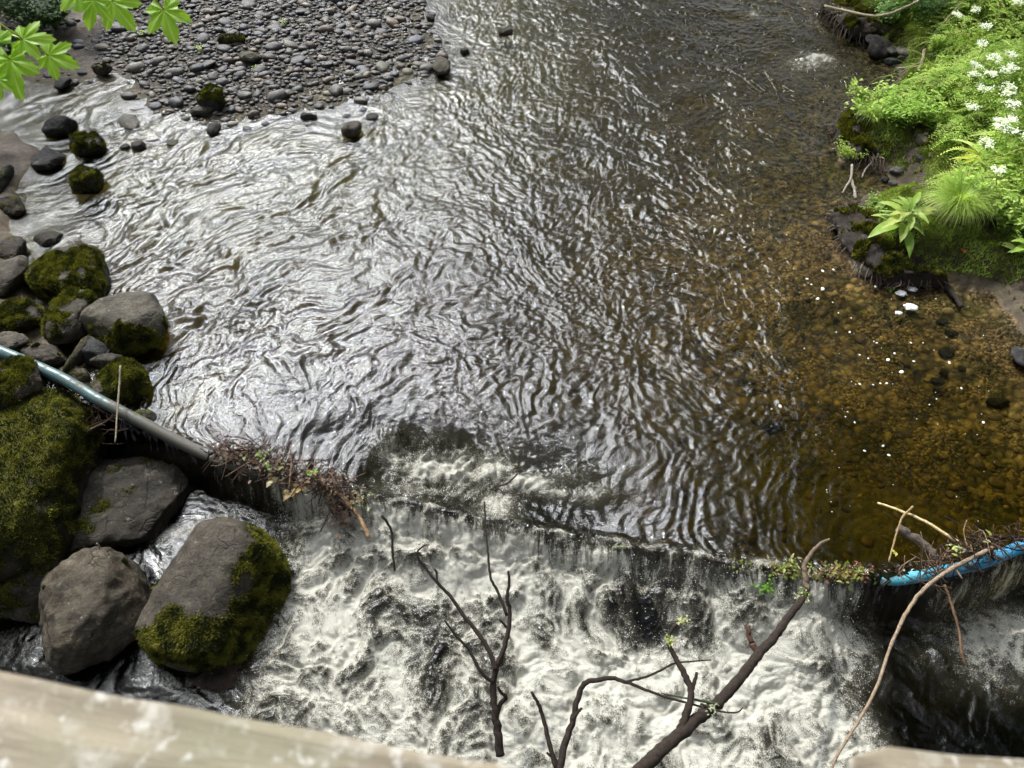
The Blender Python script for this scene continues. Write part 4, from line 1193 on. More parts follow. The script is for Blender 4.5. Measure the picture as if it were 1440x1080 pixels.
def litter(mb, cu, cv, ru, rv, z, n, size, cols, seed, slope=0, zr=.06):
    r_ = np.random.RandomState(seed)
    for i in range(n):
        a, b = r_.normal(size=2) * .45
        p = at(cu + a * ru, cv + b * rv + slope * a * ru, z + abs(r_.normal()) * zr)
        s_ = r_.uniform(.5, 1.2) * size
        leaf_blade(mb, p, r_.uniform(0, 2 * PI), r_.uniform(-.5, .9), s_, s_ * r_.uniform(.3, .6), r_.uniform(.2, 1.2), np.array(cols[r_.randint(len(cols))]) * r_.uniform(.6, 1.3), 4)


def build_debris():
    twc = [(.05, .032, .024), (.09, .058, .04), (.03, .02, .016), (.16, .11, .07)]
    def pile(name, label, spots, leaves, seed):
        mb = MB()
        for k, (u, v, ru, rv, z, n, sl) in enumerate(spots):
            tangle(mb, u, v, ru, rv, z, n, (.10), .42, twc, seed + k, slope=sl)
        o = link(name, mb.mesh(name, M['bark']), label=label, cat='debris')
        mb = MB()
        for k, (u, v, ru, rv, z, n, c, sl) in enumerate(leaves):
            litter(mb, u, v, ru, rv, z, n, .05, c, seed + 30 + k, sl)
        link('dead_leaves', mb.mesh('dead_leaves', M['leaf']), parent=o)
        return o
    brn = [(.05, .028, .018), (.09, .052, .026), (.03, .02, .015), (.14, .09, .05)]
    pile('twig_tangle', 'matted tangle of twigs and dead leaves caught on the pipe where it meets the water', [(370, 648, 62, 24, .03, 80, .25), (450, 676, 44, 14, .03, 70, .3), (475, 706, 26, 22, -.08, 30, .3), (325, 632, 24, 14, .08, 16, .2)],
         [(370, 650, 70, 24, .03, 170, brn, .25), (455, 675, 50, 18, .04, 150, brn, .3), (480, 720, 16, 40, -.12, 60, [(.13, .05, .02), (.10, .045, .025)], 0), (375, 645, 25, 14, .12, 16, [(.12, .2, .03), (.2, .24, .05)], .3), (440, 665, 10, 6, .12, 10, [(.12, .2, .03)], .3)], 300)
    pile('twig_tangle', 'clump of dry stalks and roots caught on the bright blue end of the pipe', [(1345, 778, 60, 16, .16, 50, -.35), (1385, 770, 26, 10, .22, 50, -.3), (1310, 800, 26, 12, .06, 18, -.2), (1425, 760, 20, 26, .2, 10, 0)],
         [(1375, 772, 34, 10, .22, 60, brn + [(.2, .22, .06)], -.35), (1345, 772, 12, 6, .2, 10, [(.28, .34, .10)], 0)], 340)
    mb = MB(); tangle(mb, 150, 590, 60, 34, .0, 34, .08, .3, twc, 380, (.0015, .004)); tangle(mb, 110, 575, 50, 20, .06, 30, .06, .2, twc, 381, (.0015, .004))
    link('twig_tangle', mb.mesh('twig_tangle', M['bark']), label='loose brown twigs lodged under the sloping pipe beside the mossy block', cat='debris')
    for (u, v, w, c, l) in [(417, 688, .09, (.42, .30, .10), 'curled yellow-brown dead leaf under the twig tangle'), (381, 676, .085, (.45, .38, .22), 'pale beige dead leaf hanging from the twig tangle'), (403, 697, .07, (.22, .15, .05), 'brown folded dead leaf beside the curled yellow one'),
                            (1256, 778, .035, (.40, .38, .08), 'small round yellow leaf on the thin bent stalk'), (1343, 370, .05, (.30, .10, .03), 'small orange dead leaf on the moss of the right bank')]:
        mb = MB(); p = at(u, v, .02 if u < 1000 else .1)
        if u > 1300: p[2] = gh(p[0], p[1]) + .03
        for k in range(3):
            leaf_blade(mb, p + np.array([0.01 * k, 0, .004 * k]), k * 2.1, .5, w, w * .6, 1.3, c, 6)
        link('dead_leaf', mb.mesh('dead_leaf', M['leaf']), label=l, cat='leaf')
    # moss and weed hanging on the pipe
    r_ = np.random.RandomState(8)
    for k, (u, v, z, n, sz, l, cs) in enumerate([(1195, 806, .03, 240, .05, 'green and brown moss collar where the blue paint of the pipe starts', [(.10, .14, .02), (.13, .06, .04), (.2, .2, .06)]),
                                                (1165, 805, .03, 160, .05, 'reddish moss clump on the pipe left of the green collar', [(.14, .07, .05), (.09, .10, .03), (.2, .17, .08)]),
                                                (1112, 800, .03, 200, .055, 'mossy clump on the pipe under the thick branch', [(.08, .12, .02), (.14, .13, .04), (.25, .24, .12)]),
                                                (1078, 825, -.1, 60, .05, 'bright green weed hanging in the falling water', [(.10, .22, .03), (.08, .15, .02)]),
                                                (1042, 792, .0, 60, .03, 'small moss spot on the pipe left of the thick branch', [(.10, .14, .02)]),
                                                (505, 700, .03, 90, .04, 'tiny green plants on the pipe right of the curved stick', [(.12, .16, .04), (.2, .12, .1), (.3, .3, .2)])]):
        mb = MB()
        for i in range(n):
            p = at(u + r_.normal() * (13 if k < 3 else 8), v + r_.normal() * 6, z + r_.uniform(-.05, .06))
            leaf_blade(mb, p, r_.uniform(0, 2 * PI), r_.uniform(-1, 1), sz * r_.uniform(.4, 1), sz * .35, r_.uniform(.3, 1.5), np.array(cs[r_.randint(len(cs))]) * r_.uniform(.6, 1.3), 3)
        link('moss_clump', mb.mesh('moss_clump', M['moss']), label=l, cat='moss')
    # strands of pale weed in the fall
    mb = MB()
    for i in range(46):
        u = 872 + r_.normal() * 5; p0 = at(u, 768, .03); p1 = at(u + r_.normal() * 9, 800, -.18); p2 = at(u + r_.normal() * 13, 835, -.42)
        tube(mb, catmull([p0, p1, p2], 4), [.004, .004, .002], np.array([.32, .34, .20]) * r_.uniform(.6, 1.2), 4)
    link('trailing_weed', mb.mesh('trailing_weed', M['moss']), label='pale green weed strands trailing down the middle of the fall', cat='water weed')


# ------------------------------------------------------------------ plants
def leaf_blade(mb, p, az, el, L, W, droop, col, n=6, fold=.25, prof=None, wav=0.0, tip=None):
    """one leaf as a bent strip, three verts across"""
    p = np.array(p, float)
    ca_, sa_ = math.cos(az), math.sin(az)
    side = np.array([-sa_, ca_, 0])
    pts = []; e = el; q = p.copy()
    for i in range(n + 1):
        t = i / n
        w = W / 2 * ((math.sin(PI * min(1, t ** .75 * .97 + .03))) if prof is None else prof(t))
        d = np.array([ca_ * math.cos(e), sa_ * math.cos(e), math.sin(e)])
        up = np.array([-ca_ * math.sin(e), -sa_ * math.sin(e), math.cos(e)])
        wv = wav * math.sin(t * 14 + az * 5) * W
        pts += [q + side * w + up * (fold * w + wv), q.copy(), q - side * w + up * (fold * w - wv)]
        q = q + d * (L / n); e -= droop / n
    V = np.array(pts)
    Fc = []
    for i in range(n):
        a = i * 3
        Fc += [(a, a + 1, a + 4, a + 3), (a + 1, a + 2, a + 5, a + 4)]
    col = np.asarray(col, float)
    K = np.tile(col[:3], (len(V), 1))
    if tip is not None:
        t = np.repeat(np.linspace(0, 1, n + 1), 3)[:, None]
        K = K * (1 - t) + np.array(tip) * t
    K[1::3] *= 1.12
    mb.add(V, np.array(Fc), K)


LG = [(.26, .39, .07), (.35, .47, .11), (.19, .31, .05), (.44, .52, .15)]


def ground_at_px(u, v, lift=0.0):
    z = 0.3
    for _ in range(25):
        p = at(u, v, z); z = z * .5 + (gh(p[0], p[1]) + lift) * .5
    p[2] = gh(p[0], p[1])
    return p


def plant(name, label, cat, u, v, builder, group=None, lift=0.0, mat='leaf'):
    p = ground_at_px(u, v, lift)
    root = bpy.data.objects.new(name, None); COL.objects.link(root); root.location = p; root.empty_display_size = .1
    root['label'] = label; root['category'] = cat
    if group: root['group'] = group
    for nm, mb, mt in builder():
        link(nm, mb.mesh(nm, M[mt]), parent=root)
    return root


def b_dock(n, L, seed, spread=1.0):
    def f():
        r_ = np.random.RandomState(seed); out = []
        st = MB()
        tube(st, catmull([(0, 0, -.03), (0, .01, .08), (.01, .0, .2 * spread)], 4), [.009, .007, .004], (.2, .3, .07), 6)
        out.append(('stem', st, 'leaf'))
        for i in range(n):
            mb = MB(); az = i * 2.4 + r_.normal() * .2
            k = i / n
            l = L * r_.uniform(.55, 1.1) * (1 - .5 * k)
            leaf_blade(mb, (0, 0, .02 + .17 * spread * k), az, .35 + .5 * k, l, l * r_.uniform(.22, .32), 1.1, np.array(LG[r_.randint(4)]) * r_.uniform(.6, 1.0), 9, r_.uniform(.1, .5), lambda t: max(0.06, math.sin(PI * max(0, (t - .12) / .88) ** .8)) if t > .12 else .06, .03)
            out.append(('leaf', mb, 'leaf'))
        return out
    return f


def b_tussock(n, L, seed, dry=.35):
    def f():
        r_ = np.random.RandomState(seed); g, d = MB(), MB()
        for i in range(n):
            a = r_.uniform(0, 2 * PI); r = abs(r_.normal()) * .05
            l = L * r_.uniform(.6, 1.15)
            leaf_blade(g, (r * math.cos(a), r * math.sin(a), 0.10), a + r_.normal() * .4, r_.uniform(.7, 1.5), l, .006, r_.uniform(1.0, 2.6), np.array(LG[r_.randint(4)]) * r_.uniform(.8, 1.3), 7, .2, lambda t: 1 - t * .85)
        for i in range(int(n * dry)):
            a = r_.uniform(0, 2 * PI); r = .06 + abs(r_.normal()) * .03
            leaf_blade(d, (r * math.cos(a), r * math.sin(a), 0.12), a + r_.normal() * .3, r_.uniform(-.5, .3), L * r_.uniform(.35, .6), .005, 1.4, np.array([.30, .24, .13]) * r_.uniform(.6, 1.3), 5, .2, lambda t: 1 - t * .8)
        return [('blades', g, 'leaf'), ('dry_skirt', d, 'leaf')]
    return f


def b_umbel(h, R, seed):
    def f():
        r_ = np.random.RandomState(seed); st, hd, lf = MB(), MB(), MB()
        lean = r_.normal(size=2) * .06
        top = np.array([lean[0], lean[1], h])
        tube(st, catmull([(0, 0, -.03), (lean[0] * .3, lean[1] * .3, h * .5), top], 5), [.005, .004, .003], (.22, .36, .09), 5)
        for k in range(r_.randint(9, 14)):
            a = r_.uniform(0, 2 * PI); rr = R * math.sqrt(r_.rand())
            c = top + np.array([rr * math.cos(a), rr * math.sin(a), .03 + .02 * r_.rand() - rr * .25])
            tube(st, np.array([top, (top + c) / 2 + (0, 0, .004), c]), .0015, (.22, .36, .09), 4)
            for q in range(13):
                d = r_.normal(size=3) * np.array([.014, .014, .008])
                leaf_blade(hd, c + d, r_.uniform(0, 2 * PI), r_.uniform(-.3, .9), .019, .016, .8, np.array([.82, .85, .78]) * r_.uniform(.85, 1.05), 2, .1)
        for k in range(7):
            a = r_.uniform(0, 2 * PI); z = h * r_.uniform(.3, .85)
            for q in range(9):
                leaf_blade(lf, np.array([lean[0] * z / h, lean[1] * z / h, z]) + np.array([math.cos(a), math.sin(a), .15]) * .02 * q, a + (1 if q % 2 else -1) * 1.0, .2, .05 * (1.2 - q / 12), .018, .6, np.array(LG[r_.randint(4)]), 3)
        return [('stem', st, 'leaf'), ('flower_head', hd, 'petal'), ('leaves', lf, 'leaf')]
    return f


def b_broad(n, L, seed, yellow=.4, W=.22):
    def f():
        r_ = np.random.RandomState(seed); out = []
        for i in range(n):
            mb = MB(); az = i * 2.4 + r_.normal() * .3
            c = np.array([.42, .46, .05]) if r_.rand() < yellow else np.array(LG[r_.randint(4)]) * 1.1
            l = L * r_.uniform(.75, 1.15)
            leaf_blade(mb, (r_.normal() * .02, r_.normal() * .02, .02), az, r_.uniform(.6, 1.1), l, l * W, 1.5, c, 10, .35, lambda t: math.sin(PI * min(1, .04 + .95 * t ** .7)), .0)
            out.append(('leaf', mb, 'leaf'))
        return out
    return f


def b_bushy(n, R, seed, size=.035, cols=LG, h=.25):
    def f():
        r_ = np.random.RandomState(seed); mb, st = MB(), MB()
        for i in range(max(5, n // 40)):
            a = r_.uniform(0, 2 * PI); rr = R * r_.uniform(.3, .9)
            tip = np.array([rr * math.cos(a), rr * math.sin(a), h * r_.uniform(.5, 1.1)])
            tube(st, catmull([(0, 0, -.02), tip * (.4, .4, .7), tip], 4), [.004, .003, .0015], (.14, .22, .06), 4)
            m = n // max(5, n // 40)
            for q in range(m):
                t = r_.uniform(.3, 1.05)
                c = tip * (t, t, t ** .7) + r_.normal(size=3) * R * .10
                leaf_blade(mb, c, r_.uniform(0, 2 * PI), r_.uniform(-.3, .7), size * r_.uniform(.6, 1.3), size * r_.uniform(.35, .6), r_.uniform(.2, 1), np.array(cols[r_.randint(len(cols))]) * r_.uniform(.75, 1.3), 3)
        return [('stems', st, 'leaf'), ('leaves', mb, 'leaf')]
    return f


def build_plants():
    plant('dock_plant', 'broad-leaved light green plant on the mossy bank left of the grass tussock', 'plant', 1268, 318, b_dock(26, .46, 1, 1.5), lift=.05)
    plant('dock_plant', 'broad-leaved plant half out of the right picture edge above the beach', 'plant', 1442, 360, b_dock(11, .42, 2), lift=.05)
    plant('grass_tussock', 'round grass tussock with a dry brown skirt beside the broad-leaved plant', 'grass tuft', 1338, 300, b_tussock(1300, .42, 3), lift=.0)
    plant('grass_tussock', 'thin green tuft on the rooty clump above the hollow', 'grass tuft', 1225, 168, b_tussock(260, .26, 4, .1), lift=.05)
    plant('garlic_plant', 'plant of long arching leaves turning yellow near the right edge', 'plant', 1392, 232, b_broad(16, .46, 5, .45, .17), lift=.1)
    plant('garlic_plant', 'plant of long arching green leaves, right picture edge below the flowers', 'plant', 1432, 205, b_broad(14, .5, 6, .15, .13), lift=.1)
    plant('leafy_plant', 'young bright green leafy plant on the clump jutting into the river', 'plant', 1228, 155, b_bushy(1500, .38, 7, .055, LG, .3), lift=.1)
    plant('leafy_plant', 'yellow-green leafy sprig behind the jutting clump', 'plant', 1275, 158, b_bushy(1300, .38, 8, .05, [(.30, .44, .08), (.22, .36, .06)], .25), lift=.1)
    plant('leafy_plant', 'small bright sprig over the mud by the upper stones', 'plant', 1316, 62, b_bushy(260, .16, 9, .06, LG, .25), lift=.15)
    plant('leafy_plant', 'low bright leaves among the roots at the water edge under the bank', 'plant', 1250, 410, b_bushy(60, .05, 10, .02, LG, .04), lift=.0)
    plant('leafy_plant', 'whitish-green leaves overhanging the mud at the top edge', 'plant', 1250, 12, b_bushy(900, .4, 11, .06, [(.25, .38, .14), (.14, .25, .07)], .35), lift=.15)
    plant('leafy_plant', 'dark green leafy growth at the top edge right of the whitish leaves', 'plant', 1310, 8, b_bushy(1200, .5, 12, .05, [(.06, .13, .03), (.10, .18, .04)], .35), lift=.15)
    plant('leafy_plant', 'pale leafy growth on the rooty edge left of the broad-leaved plant', 'plant', 1232, 290, b_bushy(500, .22, 13, .03, [(.24, .34, .07), (.16, .24, .05)], .12), lift=.08)
    plant('leafy_plant', 'yellow-green low plants on the clump below the jutting leafy plant', 'plant', 1200, 205, b_bushy(700, .24, 14, .03, [(.30, .38, .06), (.20, .28, .05)], .12), lift=.12)
    plant('leafy_plant', 'yellow-green growth on the earth hump at the top of the right bank', 'plant', 1196, 14, b_bushy(900, .32, 15, .035, [(.30, .36, .06), (.16, .22, .04)], .14), lift=.15)
    plant('leafy_plant', 'round-leaved plants behind the grass tussock', 'plant', 1385, 275, b_bushy(1500, .40, 16, .06, LG, .3), lift=.1)
    plant('leafy_plant', 'round-leaved plants near the right edge below the tussock', 'plant', 1425, 305, b_bushy(1000, .32, 17, .055, LG, .25), lift=.1)
    heads = [(1388, 63), (1402, 82), (1417, 77), (1418, 92), (1380, 98), (1396, 107), (1413, 105), (1382, 112), (1391, 119), (1424, 119), (1430, 133), (1369, 152), (1401, 173), (1427, 152), (1436, 165), (1418, 172), (1423, 181), (1436, 187), (1386, 192), (1402, 40), (1377, 12), (1436, 6), (1345, 20), (1426, 245)]
    for i, (u, v) in enumerate(heads):
        plant('flowering_plant', 'white-flowered wild plant with a frothy flower head in the lush growth of the right bank', 'flower', u, v, b_umbel(.5, .045 + .04 * rnd.random(), 40 + i), group='white flowers on the right bank', lift=.52)
    # lush bank growth
    r_ = np.random.RandomState(99)
    mb = MB(); gr = MB(); n = 0
    tries = 0
    while n < 9000 and tries < 90000:
        tries += 1
        x, y = r_.uniform(3.6, 9.5), r_.uniform(5.2, 14)
        d = sd_poly(np.array([x]), np.array([y]), POLY_R)[0]
        bd = sd_poly(np.array([x]), np.array([y]), POLY_BEACH)[0]
        # the bare strip of moss and mud nearest the water stays open
        edge = 0.48 + 0.30 * pn2(np.array([x * .9]), np.array([y * .9]), 61)[0]
        if y < 6.7: edge += (6.7 - y) * 1.1
        if d < edge or bd > -.2:
            continue
        n += 1
        z = gh(x, y); h = min(.6, .12 + .35 * (d - edge)) * r_.uniform(.5, 1.2)
        tone = .75 + .5 * r_.rand()
        kind = pn2(np.array([x * 1.2]), np.array([y * 1.2]), 63)[0] + r_.normal() * .15
        base = np.array([x, y, z])
        if kind > 0.1:   # feathery sprays
            a = r_.uniform(0, 2 * PI); c0 = np.array(LG[r_.randint(4)]) * tone * r_.uniform(.6, 1.15)
            for q in range(10):
                c = base + (math.cos(a) * .022 * q, math.sin(a) * .022 * q, h - .002 * q * q)
                for sgn in (1, -1):
                    leaf_blade(mb, c, a + sgn * 1.1, .15, .055 * (1.15 - q / 11), .02, .7, c0 * r_.uniform(.85, 1.15), 2)
        elif kind > -.25:
            for q in range(12):
                c = base + (r_.normal() * .06, r_.normal() * .06, h * r_.uniform(.3, 1))
                s_ = r_.uniform(.03, .065)
                leaf_blade(mb, c, r_.uniform(0, 2 * PI), r_.uniform(-.2, .6), s_, s_ * .6, .7, np.array(LG[r_.randint(4)]) * tone * r_.uniform(.7, 1.2), 3)
        else:
            for q in range(5):
                leaf_blade(gr, base + (r_.normal() * .05, r_.normal() * .05, h * .3), r_.uniform(2.2, 5.2), r_.uniform(.6, 1.4), r_.uniform(.3, .6), r_.uniform(.008, .02), r_.uniform(1.2, 2.4), np.array([(.24, .40, .05), (.16, .30, .04), (.38, .42, .10)][r_.randint(3)]) * tone, 6, .2, lambda t: 1 - t * .9)
    link('undergrowth', mb.mesh('undergrowth', M['leaf']), kind='stuff', label='lush light green leaves covering the right bank', cat='undergrowth')
    link('long_grass', gr.mesh('long_grass', M['leaf']), kind='stuff', label='long arching grass growing through the right bank leaves', cat='grass')
    # mossy carpet
    V, K = [], []
    m = 260000
    x = r_.uniform(3.3, 7, m); y = r_.uniform(4.6, 14, m)
    H, g, l, rr, beach, s, wob = ground_h(x, y, True)
    fine = fbm2(x * 9, y * 9, 3, 11)
    k = (rr > .10) & (beach < .45) & ((wob + .4 * fine) > -.45) & (rr < 2.2)
    x, y, H = x[k], y[k], H[k] + .008 * fine[k]
    n = len(x)
    P = np.stack([x, y, H], 1); hh = r_.uniform(.014, .042, n); a = r_.uniform(0, 2 * PI, n)
    sdv = np.stack([np.cos(a), np.sin(a), 0 * a], 1) * (hh * .3)[:, None]
    tip = P + np.stack([r_.normal(size=n) * .3 * hh, r_.normal(size=n) * .3 * hh, hh], 1)
    VV = np.stack([P - sdv, P + sdv, tip], 1).reshape(-1, 3)
    t = ss(-.5, .5, fbm2(x * 4, y * 4, 3, 7))[:, None]
    col = np.array([.10, .13, .02]) * (1 - t) + np.array([.27, .36, .07]) * t
    col = np.concatenate([np.repeat(col, 3, 0), np.ones((3 * n, 1))], 1)
    link('ground_moss', mesh_np('ground_moss', VV, np.arange(3 * n).reshape(n, 3), {'Col': col}, False, M['moss']), kind='stuff', label='carpet of moss on the right bank', cat='moss')
    # bushes over the mud, top left
    dk = [(.03, .07, .015), (.06, .12, .02), (.09, .17, .03)]
    for (u, v, n, R, h, l, sd_) in [(22, 14, 2600, .8, .6, 'dark green leafy bush in the top left corner behind the maple leaves', 70), (70, 22, 1500, .5, .45, 'smaller dark bush right of the corner bush, trailing onto the mud', 71), (2, 70, 300, .2, .3, 'sprig of small leaves at the left picture edge', 72)]:
        plant('bush', l, 'bush', u, v, b_bushy(n, R, sd_, .07, dk, h), lift=.2)
    for (u, v, l) in [(278, 68, 'tiny green seedling on the gravel bar under the right maple leaf'), (362, 93, 'tiny pale seedling near the middle of the gravel bar'), (400, 30, 'faint seedling in the upper part of the gravel bar'), (200, 45, 'low green sprigs on the mud under the right maple leaf')]:
        plant('seedling', l, 'seedling', u, v, b_bushy(40, .09, u, .03, LG, .07), lift=.05)
    # roots and clumps at the edge of the right bank
    clumps = [(1216, 190, 80, 80, .10, 90, 'clump of earth and moss with dark roots jutting into the river'), (1222, 335, 84, 110, .10, 91, 'root-laced mossy earth edge under the broad-leaved plant'), (1196, 20, 62, 56, .12, 92, 'moss-covered earth hump at the top of the right bank'), (1290, 395, 90, 26, .05, 93, 'dark rooty earth lip above the muddy beach')]
    for (u, v, w, h, z, sd_, l) in clumps:
        c, rx, ry, rz = dims(u, v, w, h, z, .45)
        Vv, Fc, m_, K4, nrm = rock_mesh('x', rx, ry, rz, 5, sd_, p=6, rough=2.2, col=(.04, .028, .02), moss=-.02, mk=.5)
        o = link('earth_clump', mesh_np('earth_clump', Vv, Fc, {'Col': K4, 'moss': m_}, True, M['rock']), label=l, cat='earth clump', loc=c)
        f = moss_fuzz(Vv, Fc, m_, nrm, 14000, sd_, .028)
        if f: link('moss', f, parent=o)
        mb = MB(); q_ = np.random.RandomState(sd_)
        for i in range(46):
            a = q_.uniform(PI * .75, PI * 1.75)
            p0 = np.array([rx * .8 * math.cos(a), ry * .8 * math.sin(a), rz * q_.uniform(-.1, .5)])
            p2 = np.array([rx * 1.12 * math.cos(a + q_.normal() * .12), ry * 1.12 * math.sin(a + q_.normal() * .12), -z - .02])
            p1 = (p0 + p2) / 2 + np.array([math.cos(a), math.sin(a), .4]) * rx * .12 + q_.normal(size=3) * .03
            tube(mb, catmull([p0, p1, p2], 5), [q_.uniform(.003, .009), .004, .0025], np.array([.13, .10, .08]) * q_.uniform(.4, 1.8), 5)
        link('roots', mb.mesh('roots', M['bark']), parent=o)
    mb = MB()
    for s_ in [zl([(1198, 232), (1197, 250), (1190, 262), (1185, 272)], .08, .01, 2, 1.2), zl([(1197, 250), (1201, 265), (1203, 280)], .05, .0, 1.8, 2.4), zl([(1226, 208), (1228, 225), (1217, 238), (1212, 250)], .15, .0, 1.6, 1.0), zl([(1232, 205), (1236, 222), (1228, 240)], .15, .0, 1.4, 1.0)]:
        twig(mb, s_, (.24, .21, .18))
    link('hanging_roots', mb.mesh('hanging_roots', M['bark']), label='pale bare roots hanging into the water from the jutting clump', cat='root')


def build_maple():
    # five-lobed leaf outlines hanging on petioles from an overhead branch
    lobes = [(0, 1.0), (52, .82), (-52, .82), (108, .55), (-108, .55)]
    out = []
    for k in range(240):
        a = -180 + 360 * k / 240
        r = .40
        for la, lr in lobes:
            d = abs((a - la + 180) % 360 - 180)
            w = 31 if lr > .6 else 27
            if d < w:
                t = 1 - d / w
                r = max(r, lr * (.36 + .64 * t ** .95))
        for la, lr in lobes:   # side teeth
            for off, tr in ((17, .72), (-17, .72), (9, .86), (-9, .86)):
                d = abs((a - la - off + 180) % 360 - 180)
                if d < 6:
                    r = max(r, lr * tr * 1.08 * (1 - .30 * d / 6))
        if abs(abs(a) - 180) < 22:
            r = .12 + .1 * (22 - abs(abs(a) - 180)) / 22 * -0.5
        out.append((math.radians(a), r))
    RINGS = [0, .25, .5, .75, 1]

    def leafmesh(size, seed):
        r_ = np.random.RandomState(seed)
        V = [(0, 0, 0)]
        for rg in RINGS[1:]:
            for a, r in out:
                x, y = r * rg * math.cos(a), r * rg * math.sin(a)
                rel = min(abs((math.degrees(a) - la + 180) % 360 - 180) for la, _ in lobes)
                z = .05 * (rel / 26) ** 1 * rg * r - .28 * (x * x + y * y) * .6 + .02 * math.sin(9 * a + seed)
                V.append((x, y, z))
        n = len(out); Fc = [(0, 1 + j, 1 + (j + 1) % n) for j in range(n)]
        for i in range(len(RINGS) - 2):
            for j in range(n):
                a0, a1 = 1 + i * n + j, 1 + i * n + (j + 1) % n
                Fc += [(a0, a0 + n, a1 + n), (a0, a1 + n, a1)]
        V = np.array(V) * size
        ang = np.concatenate([[0], np.tile([a for a, _ in out], 4)])
        rel = np.min([np.abs((np.degrees(ang) - la + 180) % 360 - 180) for la, _ in lobes], 0)
        vein = ss(3.0, .6, rel)[:, None]
        K = np.array([.26, .45, .04]) * (1 - vein) + np.array([.42, .58, .14]) * vein
        return V, np.array(Fc), np.concatenate([K, np.ones((len(V), 1))], 1)
    from mathutils import Matrix, Vector
    groups = [('maple_branch', 'fresh green maple leaves hanging in from the top edge on their twig', (150, -60), (150, -40, -30, -20),
               [(132, 0, 44, -100, 10), (158, 2, 52, -60, 5), (230, 14, 52, -75, 3), (110, -12, 40, -130, 8)]),
              ('maple_branch', 'fresh green maple leaves hanging in from the left edge, below the other spray', (-60, 60), (0, 0, 0, 0),
               [(32, 55, 46, 5, 7), (14, 84, 62, -80, 6), (68, 78, 46, -25, 4), (-6, 60, 56, 150, 5), (-2, 112, 32, -90, 2), (100, -6, 30, -100, 1)][:5])]
    for gi, (nm, lab, org, _, lv) in enumerate(groups):
        dist = 2.1
        base = at_d(org[0], org[1], dist * .98) + np.array([0, 0, .1])
        far = at_d(org[0] - 260, org[1] - 260, dist * 1.2) + np.array([0, 0, .5])
        mb = MB(); tube(mb, catmull([far, (far + base) / 2 + (0, 0, .06), base], 6), [.010, .006, .003], (.12, .09, .05), 6)
        root = link(nm, mb.mesh('maple_branch', M['bark']), label=lab, cat='branch')
        for li, (u, v, spx, ang, seed) in enumerate(lv):
            p = at_d(u, v, dist + .05 * (li % 3)); size = spx * slant(p) / F
            V, Fc, K = leafmesh(size * .95, seed)
            me = mesh_np('leaf', V, Fc, {'Col': K}, True, M['maple'])
            # leaf x-axis points along ang in the picture, blade roughly facing up and toward the bridge
            a = math.radians(ang)
            X = Vector((math.cos(a), .62 * math.sin(a), .62 * math.sin(a) * .75)).normalized()
            Nn = Vector((rnd.uniform(-.25, .25), -.55, .8)); Nn = (Nn - X * Nn.dot(X)).normalized(); Yv = Nn.cross(X)
            o = link('leaf', me, parent=root)
            o.matrix_world = Matrix(((X[0], Yv[0], Nn[0], p[0]), (X[1], Yv[1], Nn[1], p[1]), (X[2], Yv[2], Nn[2], p[2]), (0, 0, 0, 1)))
            mb = MB(); tube(mb, catmull([p, (p + base) / 2 + (0, 0, .02), base], 5), [.0015, .002], (.3, .3, .08), 5)
            link('leaf_stalk', mb.mesh('leaf_stalk', M['leaf']), parent=root)


# ------------------------------------------------------------------ trees that the water mirrors
def tree_meshes(H, R, seed, nleaf, branches=14):
    r_ = np.random.RandomState(seed)
    tr = MB()
    tube(tr, catmull([(0, 0, -.3), (.1, 0, H * .3), (-.1, .1, H * .6), (.1, 0, H * .9)], 6), [.26, .2, .13, .04], (.09, .075, .055), 10, .2)
    clumps = []
    for i in range(max(34, branches)):
        z = H * r_.uniform(.22, 1.0); rr = R * math.sin(PI * min(1, max(.12, (z / H - .12) / .95))) ** .6
        a = r_.uniform(0, 2 * PI); q = rr * r_.uniform(.35, 1)
        c = np.array([q * math.cos(a), q * math.sin(a), z]); clumps.append((c, R * r_.uniform(.18, .34)))
        if i < branches:
            tube(tr, catmull([(0, 0, z * .7), c * (.5, .5, .92), c], 4), [.09, .055, .02], (.09, .075, .055), 6)
    n = nleaf
    ci = r_.randint(len(clumps), size=n)
    cc = np.array([c for c, _ in clumps])[ci]; cr = np.array([r for _, r in clumps])[ci]
    d = r_.normal(size=(n, 3)); d /= np.linalg.norm(d, axis=1)[:, None]
    P = cc + d * (cr * r_.uniform(.3, 1, n) ** .5)[:, None] * np.array([1, 1, .75])
    s_ = r_.uniform(.06, .14, n)
    A = r_.normal(size=(n, 3)); A /= np.linalg.norm(A, axis=1)[:, None]
    B = np.cross(A, r_.normal(size=(n, 3))); B /= np.linalg.norm(B, axis=1)[:, None]
    A = A * s_[:, None]; B = B * (s_ * .65)[:, None]
    V = np.stack([P - A, P - B * .9, P + A, P + B * .9], 1).reshape(-1, 3)
    Fq = np.arange(4 * n).reshape(n, 4)
    col = np.array([.05, .10, .018])[None] * r_.uniform(.6, 1.5, n)[:, None]
    col = np.concatenate([np.repeat(col, 4, 0), np.ones((4 * n, 1))], 1)
    return tr.mesh('trunk', M['bark']), mesh_np('crown', V, Fq, {'Col': col}, False, M['leaf'])


